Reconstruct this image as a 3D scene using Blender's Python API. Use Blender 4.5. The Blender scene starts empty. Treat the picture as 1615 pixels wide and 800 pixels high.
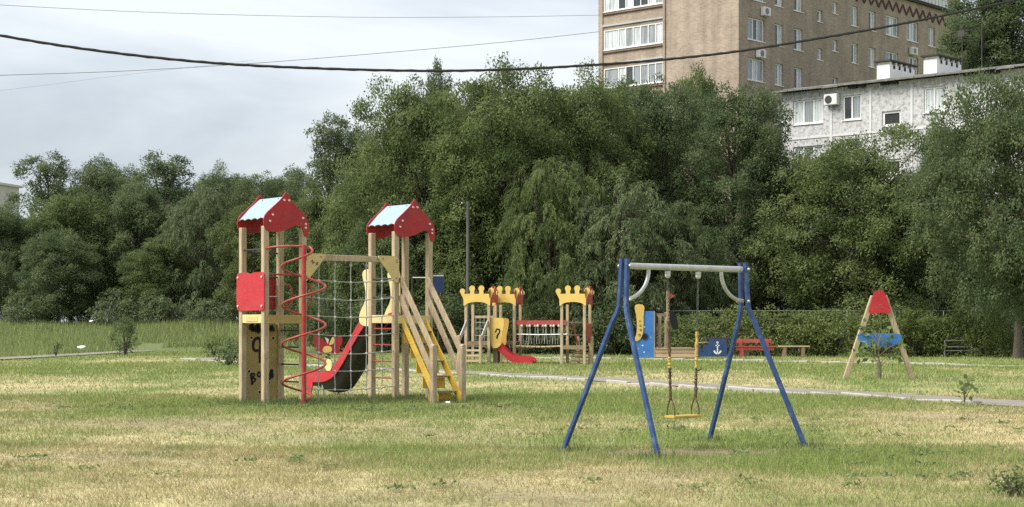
import bpy, math, random
import numpy as np
from mathutils import Vector, Matrix
random.seed(7)
R = math.radians
sc = bpy.context.scene
COL = sc.collection
# ---------------------------------------------------------------- camera, sky, sun, exposure
F, HX, HY, CH = 2650.0, 807.5, 513.0, 1.5      # focal (photo px), principal column, horizon row, eye height
cam = bpy.data.cameras.new('camera'); camo = bpy.data.objects.new('camera', cam); COL.objects.link(camo)
camo.location = (0, 0, CH); camo.rotation_euler = (R(90), 0, 0)
cam.sensor_width = 36; cam.lens = 36 * F / 1615; cam.shift_y = (HY - 400) / 1615
cam.clip_start = 0.1; cam.clip_end = 6000
sc.camera = camo
SUN_EL, SUN_AZ = 52, 248        # elevation; azimuth measured clockwise from +Y (north)
w = bpy.data.worlds.new('World'); sc.world = w; w.use_nodes = True
nt = w.node_tree; nt.nodes.clear()
def N(tree, t, **kw):
    n = tree.nodes.new(t)
    for k, v in kw.items(): setattr(n, k, v)
    return n
sky = N(nt, 'ShaderNodeTexSky', sky_type='NISHITA', sun_disc=False)
sky.sun_elevation = R(SUN_EL); sky.sun_rotation = R(SUN_AZ); sky.dust_density = 3.0; sky.air_density = 1.2
tc = N(nt, 'ShaderNodeTexCoord'); mp = N(nt, 'ShaderNodeMapping'); mp.inputs['Scale'].default_value = (1.5, 1.5, 5.0)
nz = N(nt, 'ShaderNodeTexNoise'); nz.inputs['Scale'].default_value = 2.3; nz.inputs['Detail'].default_value = 6; nz.inputs['Roughness'].default_value = 0.5
nz.inputs['Distortion'].default_value = 0.3
cr = N(nt, 'ShaderNodeValToRGB')
cr.color_ramp.elements[0].position = 0.40; cr.color_ramp.elements[0].color = (1.38, 1.53, 1.72, 1)
cr.color_ramp.elements[1].position = 0.62; cr.color_ramp.elements[1].color = (2.36, 2.44, 2.53, 1)
mx = N(nt, 'ShaderNodeMix', data_type='RGBA'); mx.inputs[0].default_value = 0.9
bg = N(nt, 'ShaderNodeBackground'); bg.inputs['Strength'].default_value = 0.1
wo = N(nt, 'ShaderNodeOutputWorld')
nt.links.new(tc.outputs['Generated'], mp.inputs['Vector']); nt.links.new(mp.outputs['Vector'], nz.inputs['Vector'])
nt.links.new(nz.outputs['Fac'], cr.inputs['Fac'])
nt.links.new(sky.outputs['Color'], mx.inputs[6]); nt.links.new(cr.outputs['Color'], mx.inputs[7])
nt.links.new(mx.outputs[2], bg.inputs['Color']); nt.links.new(bg.outputs['Background'], wo.inputs['Surface'])
sl = bpy.data.lights.new('sun', 'SUN'); sl.energy = 1.5; sl.angle = R(40); sl.color = (1.0, 0.965, 0.90)
so = bpy.data.objects.new('sun', sl); COL.objects.link(so)
_az, _el = R(SUN_AZ), R(SUN_EL)
sdir = Vector((math.sin(_az) * math.cos(_el), math.cos(_az) * math.cos(_el), math.sin(_el)))
so.rotation_euler = sdir.to_track_quat('Z', 'Y').to_euler()
sc.view_settings.view_transform = 'Standard'; sc.view_settings.look = 'None'
sc.view_settings.exposure = 1.98; sc.view_settings.gamma = 1.0
sc.cycles.max_bounces = 8; sc.cycles.diffuse_bounces = 6; sc.cycles.adaptive_threshold = .01; sc.cycles.glossy_bounces = 2; sc.cycles.transmission_bounces = 3
sc.cycles.use_denoising = False

# ---------------------------------------------------------------- helpers
def D(py): return CH * F / (py - HY)                      # depth of a ground point on that photo row
def X(px, d): return (px - HX) / F * d
def Z(py, d): return CH + (HY - py) / F * d
_H = np.random.RandomState(11).rand(256, 256)
def vnoise(x, y, s, o=0):
    x = np.asarray(x, float) / s + 37.3 + o * 17.7; y = np.asarray(y, float) / s + 91.1 + o * 5.3
    xi = np.floor(x).astype(int); yi = np.floor(y).astype(int); fx = x - xi; fy = y - yi
    fx = fx * fx * (3 - 2 * fx); fy = fy * fy * (3 - 2 * fy)
    a = _H[xi % 256, yi % 256]; b = _H[(xi + 1) % 256, yi % 256]; c = _H[xi % 256, (yi + 1) % 256]; d = _H[(xi + 1) % 256, (yi + 1) % 256]
    return (a * (1 - fx) + b * fx) * (1 - fy) + (c * (1 - fx) + d * fx) * fy
def fbm(x, y, s, n=4, o=0):
    v = 0; a = .5; t = 0
    for i in range(n):
        v = v + a * vnoise(x, y, s, o + i); t += a; a *= .55; s *= .5
    return v / t
def sstep(a, b, x):
    t = np.clip((np.asarray(x, float) - a) / (b - a), 0, 1); return t * t * (3 - 2 * t)
def gz(x, y):
    x = np.asarray(x, float); y = np.asarray(y, float)
    bank = 1.5 * sstep(93, 117, y) * (1 - sstep(-17, -5, x))
    near = (fbm(x, y, 5.0, 3) - .5) * .10 * (1 - sstep(60, 90, y)) * sstep(3, 12, y)
    return bank + near * .8
def gzf(x, y): return float(gz(x, y))

class MB:
    def __init__(s): s.v = []; s.f = []
    def add(s, vs, fs):
        o = len(s.v); s.v += [tuple(p) for p in vs]; s.f += [tuple(i + o for i in f) for f in fs]; return s
    def box(s, c, size, rot=None):
        hx, hy, hz = size[0] / 2, size[1] / 2, size[2] / 2; c = Vector(c)
        P = [Vector((a * hx, b * hy, d * hz)) for d in (-1, 1) for b in (-1, 1) for a in (-1, 1)]
        if rot is not None: P = [rot @ p for p in P]
        return s.add([c + p for p in P], [(0, 2, 3, 1), (4, 5, 7, 6), (0, 1, 5, 4), (2, 6, 7, 3), (1, 3, 7, 5), (0, 4, 6, 2)])
    def bar(s, a, b, w, h, up=(0, 0, 1)):
        a = Vector(a); b = Vector(b); d = (b - a); L = d.length; d.normalize(); up = Vector(up)
        if abs(d.dot(up)) > .99: up = Vector((0, 1, 0))
        sx = d.cross(up).normalized(); uz = sx.cross(d).normalized()
        M = Matrix((sx, d, uz)).transposed()
        return s.box((a + b) / 2, (w, L, h), M)
    def tube(s, pts, r, seg=8, cap=True):
        P = [Vector(p) for p in pts]; n = len(P)
        rr = r if isinstance(r, (list, tuple)) else [r] * n
        t0 = (P[1] - P[0]).normalized()
        u = t0.cross(Vector((0, 0, 1)))
        if u.length < 1e-3: u = t0.cross(Vector((1, 0, 0)))
        u.normalize(); vs = []; fs = []
        for i in range(n):
            t = (P[min(i + 1, n - 1)] - P[max(i - 1, 0)]).normalized()
            u = (u - t * u.dot(t)).normalized(); v = t.cross(u)
            for k in range(seg):
                a = 2 * math.pi * k / seg; vs.append(P[i] + (u * math.cos(a) + v * math.sin(a)) * rr[i])
        for i in range(n - 1):
            for k in range(seg):
                k2 = (k + 1) % seg
                fs.append((i * seg + k, i * seg + k2, (i + 1) * seg + k2, (i + 1) * seg + k))
        if cap: fs.append(tuple(range(seg))[::-1]); fs.append(tuple((n - 1) * seg + k for k in range(seg)))
        return s.add(vs, fs)
    def plate(s, out, o, u, v, t):
        """outline (list of 2d) in the plane o + a*u + b*v, thickness t along u x v"""
        o = Vector(o); u = Vector(u); v = Vector(v); n = u.cross(v).normalized(); k = len(out)
        A = [o + u * a + v * b for a, b in out]; B = [p + n * t for p in A]
        fs = [tuple(range(k))[::-1], tuple(range(k, 2 * k))] + [(i, (i + 1) % k, (i + 1) % k + k, i + k) for i in range(k)]
        return s.add(A + B, fs)
    def ball(s, c, r, seg=8, rings=5, sz=1.0):
        c = Vector(c); vs = [c + Vector((0, 0, r * sz))]; fs = []
        for i in range(1, rings):
            th = math.pi * i / rings
            for k in range(seg):
                a = 2 * math.pi * k / seg; vs.append(c + Vector((r * math.sin(th) * math.cos(a), r * math.sin(th) * math.sin(a), r * sz * math.cos(th))))
        vs.append(c - Vector((0, 0, r * sz))); L = len(vs) - 1
        for k in range(seg): fs.append((0, 1 + k, 1 + (k + 1) % seg)); fs.append((L, L - 1 - k, L - 1 - (k + 1) % seg))
        for i in range(rings - 2):
            for k in range(seg):
                a = 1 + i * seg + k; b = 1 + i * seg + (k + 1) % seg; fs.append((a, a + seg, b + seg, b))
        return s.add(vs, fs)
    def mesh(s, name):
        m = bpy.data.meshes.new(name); m.from_pydata(s.v, [], s.f); m.update(); return m
    def build(s, name, mat, parent=None, smooth=False, bevel=0, seg=1):
        m = s.mesh(name)
        if smooth:
            m.polygons.foreach_set('use_smooth', [True] * len(m.polygons))
            if hasattr(m, 'set_sharp_from_angle'): m.set_sharp_from_angle(angle=R(40))
        o = bpy.data.objects.new(name, m); COL.objects.link(o)
        if mat: m.materials.append(mat)
        if parent: o.parent = parent
        if bevel:
            b = o.modifiers.new('edge', 'BEVEL'); b.width = bevel; b.segments = seg; b.limit_method = 'ANGLE'
        return o
def tag(o, label=None, cat=None, group=None, kind=None):
    if label: o['label'] = label
    if cat: o['category'] = cat
    if group: o['group'] = group
    if kind: o['kind'] = kind
    return o
def thing(name, loc, rz, label, cat, group=None):
    o = bpy.data.objects.new(name, None); COL.objects.link(o); o.location = loc; o.rotation_euler = (0, 0, rz)
    o.empty_display_size = .3
    return tag(o, label, cat, group)
def inst(mesh_obj, name, parent, loc, rot=None):
    o = mesh_obj.copy(); o.name = name; COL.objects.link(o); o.parent = parent; o.location = loc
    if rot is not None: o.rotation_euler = rot
    return o
def chaikin(p, n=2):
    for _ in range(n):
        q = []
        for i in range(len(p)):
            a = p[i]; b = p[(i + 1) % len(p)]
            q.append((a[0] * .75 + b[0] * .25, a[1] * .75 + b[1] * .25)); q.append((a[0] * .25 + b[0] * .75, a[1] * .25 + b[1] * .75))
        p = q
    return p
def chaikin_open(p, n=2):
    for _ in range(n):
        q = [p[0]]
        for a, b in zip(p[:-1], p[1:]):
            q.append(tuple(x * .75 + y * .25 for x, y in zip(a, b))); q.append(tuple(x * .25 + y * .75 for x, y in zip(a, b)))
        q.append(p[-1]); p = q
    return p

# ---------------------------------------------------------------- materials
def mat(name, c, rough=.6, var=.25, scale=6.0, stretch=(1, 1, 1), dirt=None, dirt_amt=.5, dirt_scale=2.5, metal=0, bump=0, bscale=60, spec=.4, chips=None):
    m = bpy.data.materials.new(name); m.use_nodes = True; t = m.node_tree; b = t.nodes['Principled BSDF']
    g = N(t, 'ShaderNodeTexCoord'); mpn = N(t, 'ShaderNodeMapping'); mpn.inputs['Scale'].default_value = stretch
    t.links.new(g.outputs['Object'], mpn.inputs['Vector'])
    n1 = N(t, 'ShaderNodeTexNoise'); n1.inputs['Scale'].default_value = scale; n1.inputs['Detail'].default_value = 5
    t.links.new(mpn.outputs['Vector'], n1.inputs['Vector'])
    r = N(t, 'ShaderNodeValToRGB'); r.color_ramp.elements[0].position = .25; r.color_ramp.elements[1].position = .75
    r.color_ramp.elements[0].color = tuple(x * (1 - var) for x in c) + (1,); r.color_ramp.elements[1].color = tuple(min(1, x * (1 + var * .6)) for x in c) + (1,)
    t.links.new(n1.outputs['Fac'], r.inputs['Fac']); outc = r.outputs['Color']
    if dirt:
        n2 = N(t, 'ShaderNodeTexNoise'); n2.inputs['Scale'].default_value = dirt_scale; n2.inputs['Detail'].default_value = 8; n2.inputs['Roughness'].default_value = .65
        t.links.new(g.outputs['Object'], n2.inputs['Vector'])
        r2 = N(t, 'ShaderNodeValToRGB'); r2.color_ramp.elements[0].position = .50; r2.color_ramp.elements[1].position = .72
        r2.color_ramp.elements[1].color = (dirt_amt,) * 3 + (1,)
        t.links.new(n2.outputs['Fac'], r2.inputs['Fac'])
        mm = N(t, 'ShaderNodeMix', data_type='RGBA'); t.links.new(r2.outputs['Color'], mm.inputs[0]); t.links.new(outc, mm.inputs[6]); mm.inputs[7].default_value = tuple(dirt) + (1,)
        outc = mm.outputs[2]
    if chips:
        n4 = N(t, 'ShaderNodeTexNoise'); n4.inputs['Scale'].default_value = 22; n4.inputs['Detail'].default_value = 6; n4.inputs['Roughness'].default_value = .7
        t.links.new(g.outputs['Object'], n4.inputs['Vector']); r4 = N(t, 'ShaderNodeValToRGB'); r4.color_ramp.elements[0].position = .60; r4.color_ramp.elements[1].position = .66
        t.links.new(n4.outputs['Fac'], r4.inputs['Fac']); m4 = N(t, 'ShaderNodeMix', data_type='RGBA'); t.links.new(r4.outputs['Color'], m4.inputs[0]); t.links.new(outc, m4.inputs[6]); m4.inputs[7].default_value = tuple(chips) + (1,); outc = m4.outputs[2]
    t.links.new(outc, b.inputs['Base Color'])
    b.inputs['Roughness'].default_value = rough; b.inputs['Metallic'].default_value = metal; b.inputs['Specular IOR Level'].default_value = spec
    if bump:
        n3 = N(t, 'ShaderNodeTexNoise'); n3.inputs['Scale'].default_value = bscale; n3.inputs['Detail'].default_value = 4
        t.links.new(mpn.outputs['Vector'], n3.inputs['Vector'])
        bp = N(t, 'ShaderNodeBump'); bp.inputs['Strength'].default_value = bump; bp.inputs['Distance'].default_value = .02
        t.links.new(n3.outputs['Fac'], bp.inputs['Height']); t.links.new(bp.outputs['Normal'], b.inputs['Normal'])
    return m
M = {}
M['wood'] = mat('wood', (.475, .375, .24), .7, .42, 9, (5, 5, .4), (.20, .16, .12), .75, 2.6, bump=.25, bscale=25)
M['wood_dark'] = mat('wood_dark', (.26, .19, .12), .75, .35, 9, (4, 4, 4), (.12, .09, .07), .5)
M['red'] = mat('red_paint', (.36, .015, .019), .42, .22, 5, dirt=(.22, .05, .05), dirt_amt=.6, dirt_scale=4, chips=(.30, .10, .09))
M['red_light'] = mat('red_panel_paint', (.46, .022, .034), .45, .15, 4, dirt=(.36, .07, .07), dirt_amt=.6, dirt_scale=3, chips=(.40, .14, .13))
M['red_pipe'] = mat('red_pipe_paint', (.36, .042, .034), .42, .25, 9, dirt=(.36, .14, .10), dirt_amt=.6, dirt_scale=7, chips=(.16, .09, .07))
M['red_faded'] = mat('faded_red_wood_paint', (.40, .07, .06), .6, .3, 8, dirt=(.28, .12, .1), dirt_amt=.6, dirt_scale=5)
M['yellow'] = mat('yellow_paint', (.72, .47, .06), .5, .15, 5, dirt=(.40, .28, .12), dirt_amt=.7, dirt_scale=3, chips=(.33, .24, .14))
M['crown_yellow'] = mat('crown_yellow_paint', (.70, .48, .13), .5, .12, 5, dirt=(.6, .42, .15), dirt_amt=.4, dirt_scale=3)
M['cream'] = mat('cream_paint', (.68, .56, .26), .5, .12, 5, dirt=(.55, .46, .28), dirt_amt=.5, dirt_scale=3)
M['gusset'] = mat('gusset_plywood', (.62, .47, .2), .55, .12, 6, dirt=(.5, .4, .22), dirt_amt=.4)
M['ochre'] = mat('ochre_plywood', (.40, .30, .11), .65, .2, 4, dirt=(.26, .2, .1), dirt_amt=.6, dirt_scale=2)
M['blue'] = mat('blue_frame_paint', (.022, .058, .165), .38, .25, 7, dirt=(.10, .15, .26), dirt_amt=.8, dirt_scale=9, chips=(.15, .09, .06))
M['blue_board'] = mat('blue_board_paint', (.05, .19, .52), .5, .15, 4, dirt=(.12, .26, .5), dirt_amt=.45, dirt_scale=3)
M['blue_dark'] = mat('dark_blue_board_paint', (.025, .06, .17), .5, .2, 4, dirt=(.05, .09, .2), dirt_amt=.5)
M['navy'] = mat('navy_board_paint', (.010, .024, .085), .5, .2, 4)
M['purple'] = mat('dark_purple_board', (.045, .03, .06), .6, .2, 4)
M['galv'] = mat('galvanised_pipe', (.52, .53, .51), .45, .2, 14, metal=.55, dirt=(.30, .29, .26), dirt_amt=.5, dirt_scale=8)
M['steel_dark'] = mat('dark_steel', (.06, .055, .05), .5, .3, 10, metal=.3)
M['roof_sheet'] = mat('pale_blue_roof_sheet', (.30, .39, .48), .5, .1, 3, (1, 6, 1), (.26, .33, .40), .5, 3.0, spec=.3)
M['bolt'] = mat('pale_bolt_cap', (.72, .55, .5), .5, .1, 20)
M['rope'] = mat('grey_rope', (.38, .38, .35), .85, .25, 40)
M['knot'] = mat('pale_plastic_knot', (.62, .6, .55), .5, .15, 30)
M['black'] = mat('black_spray', (.012, .012, .012), .7, .2, 10)
M['black_metal'] = mat('black_slide_underside', (.016, .016, .015), .55, .5, 3, dirt=(.05, .045, .04), dirt_amt=.5)
M['tape_yellow'] = mat('yellow_sleeve', (.56, .38, .08), .5, .2, 20, dirt=(.25, .18, .06), dirt_amt=.6, dirt_scale=14)
M['tape_brown'] = mat('worn_brown_tape', (.085, .055, .035), .6, .5, 25, dirt=(.3, .2, .06), dirt_amt=.7, dirt_scale=18)
M['white'] = mat('white_paint', (.78, .78, .76), .5, .06, 5, dirt=(.6, .58, .54), dirt_amt=.5)
M['concrete'] = mat('concrete', (.235, .21, .175), .9, .25, 1.6, dirt=(.19, .18, .12), dirt_amt=.8, dirt_scale=1.2, bump=.3, bscale=30)
M['kerb'] = mat('kerb_concrete', (.40, .375, .335), .9, .2, 3, dirt=(.25, .25, .17), dirt_amt=.7, dirt_scale=1.5, bump=.3)
M['sand'] = mat('sand', (.48, .36, .22), .95, .2, 3, bump=.3)
M['tan_plank'] = mat('tan_plank', (.58, .42, .27), .7, .2, 5, (.5, 3, 6), (.35, .24, .15), .5)
M['pole'] = mat('grey_pole', (.10, .105, .09), .85, .25, 3, dirt=(.1, .1, .085), dirt_amt=.6)
M['cable'] = mat('black_cable', (.016, .016, .017), .5, .2, 5)
M['wire'] = mat('thin_wire', (.22, .225, .235), .5, .2, 5)
M['bark'] = mat('bark', (.085, .068, .052), .9, .45, 5, (3, 3, .6), bump=.6, bscale=12)
M['bark_light'] = mat('pale_bark', (.17, .145, .115), .9, .35, 5, (3, 3, .6), bump=.6, bscale=12)
M['stem_green'] = mat('green_brown_stem', (.20, .19, .10), .85, .3, 8)
M['fence'] = mat('grey_fence_steel', (.20, .21, .21), .6, .2, 5)
M['joint'] = mat('painted_joint', (.62, .62, .61), .8, .1, 3)
M['ac'] = mat('air_conditioner_case', (.68, .68, .66), .5, .08, 5)
M['eave'] = mat('eave_slate', (.20, .20, .19), .9, .35, 2, dirt=(.32, .31, .29), dirt_amt=.7, dirt_scale=1.0)
M['cap'] = mat('dark_vent_cap', (.045, .042, .04), .85, .3, 3)
def leafmat(name, dark, light, trans=.3):
    m = bpy.data.materials.new(name); m.use_nodes = True; t = m.node_tree; b = t.nodes['Principled BSDF']
    a = N(t, 'ShaderNodeAttribute', attribute_name='tint')
    mm = N(t, 'ShaderNodeMix', data_type='RGBA'); mm.inputs[6].default_value = dark + (1,); mm.inputs[7].default_value = light + (1,)
    t.links.new(a.outputs['Fac'], mm.inputs[0]); t.links.new(mm.outputs[2], b.inputs['Base Color'])
    b.inputs['Roughness'].default_value = .7; b.inputs['Specular IOR Level'].default_value = .12
    tr = N(t, 'ShaderNodeBsdfTranslucent'); t.links.new(mm.outputs[2], tr.inputs['Color'])
    ms = N(t, 'ShaderNodeMixShader'); ms.inputs[0].default_value = trans + .08
    o = t.nodes['Material Output']
    t.links.new(b.outputs[0], ms.inputs[1]); t.links.new(tr.outputs[0], ms.inputs[2]); t.links.new(ms.outputs[0], o.inputs['Surface'])
    return m
M['leaf_elm'] = leafmat('elm_leaf', (.092, .134, .048), (.200, .240, .096), .35)
M['leaf_willow'] = leafmat('willow_leaf', (.102, .140, .066), (.216, .250, .128), .35)
M['leaf_dark'] = leafmat('dark_leaf', (.078, .116, .052), (.162, .200, .094), .35)
M['leaf_left'] = leafmat('maple_ash_leaf', (.088, .128, .056), (.180, .216, .104), .35)
M['leaf_bush'] = leafmat('bush_leaf', (.090, .132, .042), (.195, .232, .082), .35)
M['leaf_hedge'] = leafmat('hedge_leaf', (.105, .145, .045), (.215, .250, .090))
M['leaf_weed'] = leafmat('weed_leaf', (.12, .165, .06), (.24, .29, .12))
def colmat(name, rough=.9, trans=0, noise=0):
    m = bpy.data.materials.new(name); m.use_nodes = True; t = m.node_tree; b = t.nodes['Principled BSDF']
    a = N(t, 'ShaderNodeAttribute', attribute_name='col'); out = a.outputs['Color']
    if noise:
        g = N(t, 'ShaderNodeTexCoord'); n1 = N(t, 'ShaderNodeTexNoise'); n1.inputs['Scale'].default_value = 9; n1.inputs['Detail'].default_value = 7; n1.inputs['Roughness'].default_value = .7
        t.links.new(g.outputs['Object'], n1.inputs['Vector'])
        r = N(t, 'ShaderNodeMapRange'); r.inputs[1].default_value = .3; r.inputs[2].default_value = .7; r.inputs[3].default_value = 1 - noise; r.inputs[4].default_value = 1 + noise
        t.links.new(n1.outputs['Fac'], r.inputs[0])
        v = N(t, 'ShaderNodeVectorMath', operation='SCALE'); t.links.new(out, v.inputs[0]); t.links.new(r.outputs[0], v.inputs['Scale']); out = v.outputs[0]
        bp = N(t, 'ShaderNodeBump'); bp.inputs['Strength'].default_value = .6; bp.inputs['Distance'].default_value = .04
        t.links.new(n1.outputs['Fac'], bp.inputs['Height']); t.links.new(bp.outputs['Normal'], b.inputs['Normal'])
    t.links.new(out, b.inputs['Base Color']); b.inputs['Roughness'].default_value = rough; b.inputs['Specular IOR Level'].default_value = .15
    if trans:
        tr = N(t, 'ShaderNodeBsdfTranslucent'); t.links.new(out, tr.inputs['Color']); ms = N(t, 'ShaderNodeMixShader'); ms.inputs[0].default_value = trans
        t.links.new(b.outputs[0], ms.inputs[1]); t.links.new(tr.outputs[0], ms.inputs[2]); t.links.new(ms.outputs[0], t.nodes['Material Output'].inputs['Surface'])
    return m
M['ground'] = colmat('lawn_soil', .95, 0, .35)
M['blade'] = colmat('grass_blade', .7, .3)
def brickmat(name, c1, c2, mortar):
    m = bpy.data.materials.new(name); m.use_nodes = True; t = m.node_tree; b = t.nodes['Principled BSDF']
    g = N(t, 'ShaderNodeTexCoord'); sx = N(t, 'ShaderNodeSeparateXYZ'); t.links.new(g.outputs['Object'], sx.inputs[0])
    ad = N(t, 'ShaderNodeMath', operation='ADD'); t.links.new(sx.outputs[0], ad.inputs[0]); t.links.new(sx.outputs[1], ad.inputs[1])
    cb = N(t, 'ShaderNodeCombineXYZ'); t.links.new(ad.outputs[0], cb.inputs[0]); t.links.new(sx.outputs[2], cb.inputs[1])
    br = N(t, 'ShaderNodeTexBrick'); br.inputs['Scale'].default_value = 1; br.inputs['Brick Width'].default_value = .26; br.inputs['Row Height'].default_value = .10
    br.inputs['Mortar Size'].default_value = .010; br.inputs['Color1'].default_value = c1 + (1,); br.inputs['Color2'].default_value = c2 + (1,); br.inputs['Mortar'].default_value = mortar + (1,)
    t.links.new(cb.outputs[0], br.inputs['Vector'])
    n2 = N(t, 'ShaderNodeTexNoise'); n2.inputs['Scale'].default_value = .55; n2.inputs['Detail'].default_value = 8; n2.inputs['Roughness'].default_value = .7
    t.links.new(g.outputs['Object'], n2.inputs['Vector'])
    r = N(t, 'ShaderNodeMapRange'); r.inputs[1].default_value = .3; r.inputs[2].default_value = .7; r.inputs[3].default_value = .78; r.inputs[4].default_value = 1.15
    t.links.new(n2.outputs['Fac'], r.inputs[0])
    v = N(t, 'ShaderNodeVectorMath', operation='SCALE'); t.links.new(br.outputs['Color'], v.inputs[0]); t.links.new(r.outputs[0], v.inputs['Scale'])
    mp3 = N(t, 'ShaderNodeMapping'); mp3.inputs['Scale'].default_value = (1.3, 1.3, .14); t.links.new(g.outputs['Object'], mp3.inputs['Vector'])
    n3 = N(t, 'ShaderNodeTexNoise'); n3.inputs['Scale'].default_value = 1.0; n3.inputs['Detail'].default_value = 6; t.links.new(mp3.outputs[0], n3.inputs['Vector'])
    r3 = N(t, 'ShaderNodeMapRange'); r3.inputs[1].default_value = .35; r3.inputs[2].default_value = .6; r3.inputs[3].default_value = .86; r3.inputs[4].default_value = 1.08; t.links.new(n3.outputs['Fac'], r3.inputs[0])
    v3 = N(t, 'ShaderNodeVectorMath', operation='SCALE'); t.links.new(v.outputs[0], v3.inputs[0]); t.links.new(r3.outputs[0], v3.inputs['Scale'])
    t.links.new(v3.outputs[0], b.inputs['Base Color']); b.inputs['Roughness'].default_value = .9; b.inputs['Specular IOR Level'].default_value = .2
    return m
M['brick'] = brickmat('tan_brick', (.385, .305, .235), (.29, .228, .175), (.42, .365, .295))
M['brick_dark'] = mat('dark_brick', (.10, .05, .04), .9, .25, 6)
def pebblemat():
    m = bpy.data.materials.new('pebble_dash_panel'); m.use_nodes = True; t = m.node_tree; b = t.nodes['Principled BSDF']
    g = N(t, 'ShaderNodeTexCoord'); n1 = N(t, 'ShaderNodeTexNoise'); n1.inputs['Scale'].default_value = 4.5; n1.inputs['Detail'].default_value = 6; n1.inputs['Roughness'].default_value = .8
    t.links.new(g.outputs['Object'], n1.inputs['Vector'])
    r = N(t, 'ShaderNodeValToRGB'); e = r.color_ramp.elements; e[0].position = .40; e[0].color = (.29, .29, .285, 1); e[1].position = .54; e[1].color = (.56, .56, .55, 1)
    t.links.new(n1.outputs['Fac'], r.inputs['Fac']); t.links.new(r.outputs[0], b.inputs['Base Color']); b.inputs['Roughness'].default_value = .9
    return m
M['pebble'] = pebblemat()
def glassmat(name, c, rough=.08):
    m = mat(name, c, rough, .5, 1.6, stretch=(5, 5, .5), spec=.6); return m
M['pane_dark'] = glassmat('dark_window_pane', (.05, .06, .065))
M['pane_mid'] = glassmat('curtained_window_pane', (.30, .33, .34))
M['pane_light'] = glassmat('white_curtain_window_pane', (.58, .62, .62))
M['pane_black'] = glassmat('open_dark_window', (.008, .008, .008), .5)
M['grey_wall'] = mat('grey_render', (.42, .44, .45), .9, .1, 1.0)
M['far_wall'] = mat('far_pale_wall', (.52, .49, .46), .9, .15, .3)

# ---------------------------------------------------------------- ground
PATH_A = [(16.5, 17.8), (9.38, 30.8), (4.0, 40.7), (-1.28, 50.3), (-10.5, 65.5), (-15.0, 75.5)]
PATH_B = [(-26.0, 58), (-23.2, 74.5), (-22.3, 91.0), (-22.0, 95.0)]
PATH_C = [(1.0, 76.0), (5.1, 73.6), (12.5, 67.4), (18.35, 60.2), (26, 48)]
def seg_dist(px, py, line):
    best = np.full(np.shape(px), 1e9)
    for (ax, ay), (bx, by) in zip(line[:-1], line[1:]):
        dx, dy = bx - ax, by - ay; L = dx * dx + dy * dy
        t = np.clip(((px - ax) * dx + (py - ay) * dy) / L, 0, 1)
        best = np.minimum(best, np.hypot(px - ax - t * dx, py - ay - t * dy))
    return best
def gauss(x, y, cx, cy, sx, sy): return np.exp(-((x - cx) / sx) ** 2 - ((y - cy) / sy) ** 2)
def greenness(x, y):
    g = 0.58 + .95 * (fbm(x, y * .38, 2.0, 5, 3) - .5) * 2 + .9 * (fbm(x, y, .8, 3, 50) - .5)
    g = g + .50 * gauss(x, y, -3.0, 31.5, 4.4, 3.2) + .35 * gauss(x, y, 1.0, 30, 3.5, 5) + .5 * gauss(x, y, 1.8, 21.5, 2.6, 2.6) + .35 * gauss(x, y, 4.3, 19.5, 2.2, 1.6)
    g = g + .12 * gauss(x, y, -9.5, 36, 4.5, 3.0) + .3 * sstep(48, 60, y) + .4 * gauss(x, y, 4.5, 36.5, 3, 2)
    g = g - .34 * (1 - sstep(14.5, 18.5, y)) - .50 * gauss(x, y, -6.0, 26.0, 4.0, 2.6) - .42 * gauss(x, y, -5, 19.5, 4.5, 4)
    g = g - .45 * gauss(x, y, 7.0, 27.0, 3, 3.5) - .3 * gauss(x, y, 3.5, 16.5, 4, 1.6)
    return np.clip(g, 0, 1)
def dirtness(x, y):
    d = 1.5 * gauss(x, y, 2.1, 20.0, 1.15, .6) * (.25 + 1.3 * fbm(x, y, .5, 3, 90)) + .8 * gauss(x, y, -.95, 31.7, .75, .5) + .35 * gauss(x, y, -6.0, 26.0, 4, 1.6)
    d = d + np.clip((fbm(x, y, 2.2, 4, 8) - .60) * 3.2, 0, .8) * (1 - sstep(34, 44, y))
    return np.clip(d, 0, 1)
STRAW, GREEN, BROWN = np.array([.445, .388, .205]), np.array([.17, .212, .072]), np.array([.20, .155, .10])
def lawncol(x, y):
    g = greenness(x, y)[..., None]; d = dirtness(x, y)[..., None]
    c = STRAW * (.72 + .56 * fbm(x, y, .7, 3, 60))[..., None] * (1 - g) + GREEN * g
    return c * (1 - d) + BROWN * d
def axis(lo, hi, fine_lo, fine_hi, step, grow=1.18):
    a = list(np.arange(fine_lo, fine_hi + 1e-6, step)); s = step; v = fine_hi
    while v < hi: s *= grow; v = min(hi, v + s); a.append(v)
    s = step; v = fine_lo; b = []
    while v > lo: s *= grow; v = max(lo, v - s); b.append(v)
    return np.array(b[::-1] + a)
gx = axis(-2500, 2500, -15, 15, .20, 1.25); gy = axis(-300, 4000, 12.5, 62, .30, 1.10)
GX, GY = np.meshgrid(gx, gy); GZ = gz(GX, GY)
def npmesh(name, V, Fc, material, smooth=False):
    m = bpy.data.meshes.new(name); V = np.ascontiguousarray(V, np.float32); Fc = np.ascontiguousarray(Fc, np.int32); nf, k = Fc.shape
    m.vertices.add(len(V)); m.vertices.foreach_set('co', V.ravel()); m.loops.add(nf * k); m.loops.foreach_set('vertex_index', Fc.ravel())
    m.polygons.add(nf); m.polygons.foreach_set('loop_start', np.arange(0, nf * k, k, dtype=np.int32))
    if smooth: m.polygons.foreach_set('use_smooth', np.ones(nf, bool))
    m.update(calc_edges=True)
    if material: m.materials.append(material)
    return m
def link(name, m, parent=None):
    o = bpy.data.objects.new(name, m); COL.objects.link(o)
    if parent: o.parent = parent
    return o
ny, nx = GX.shape; idx = np.arange(nx * ny).reshape(ny, nx)
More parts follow.
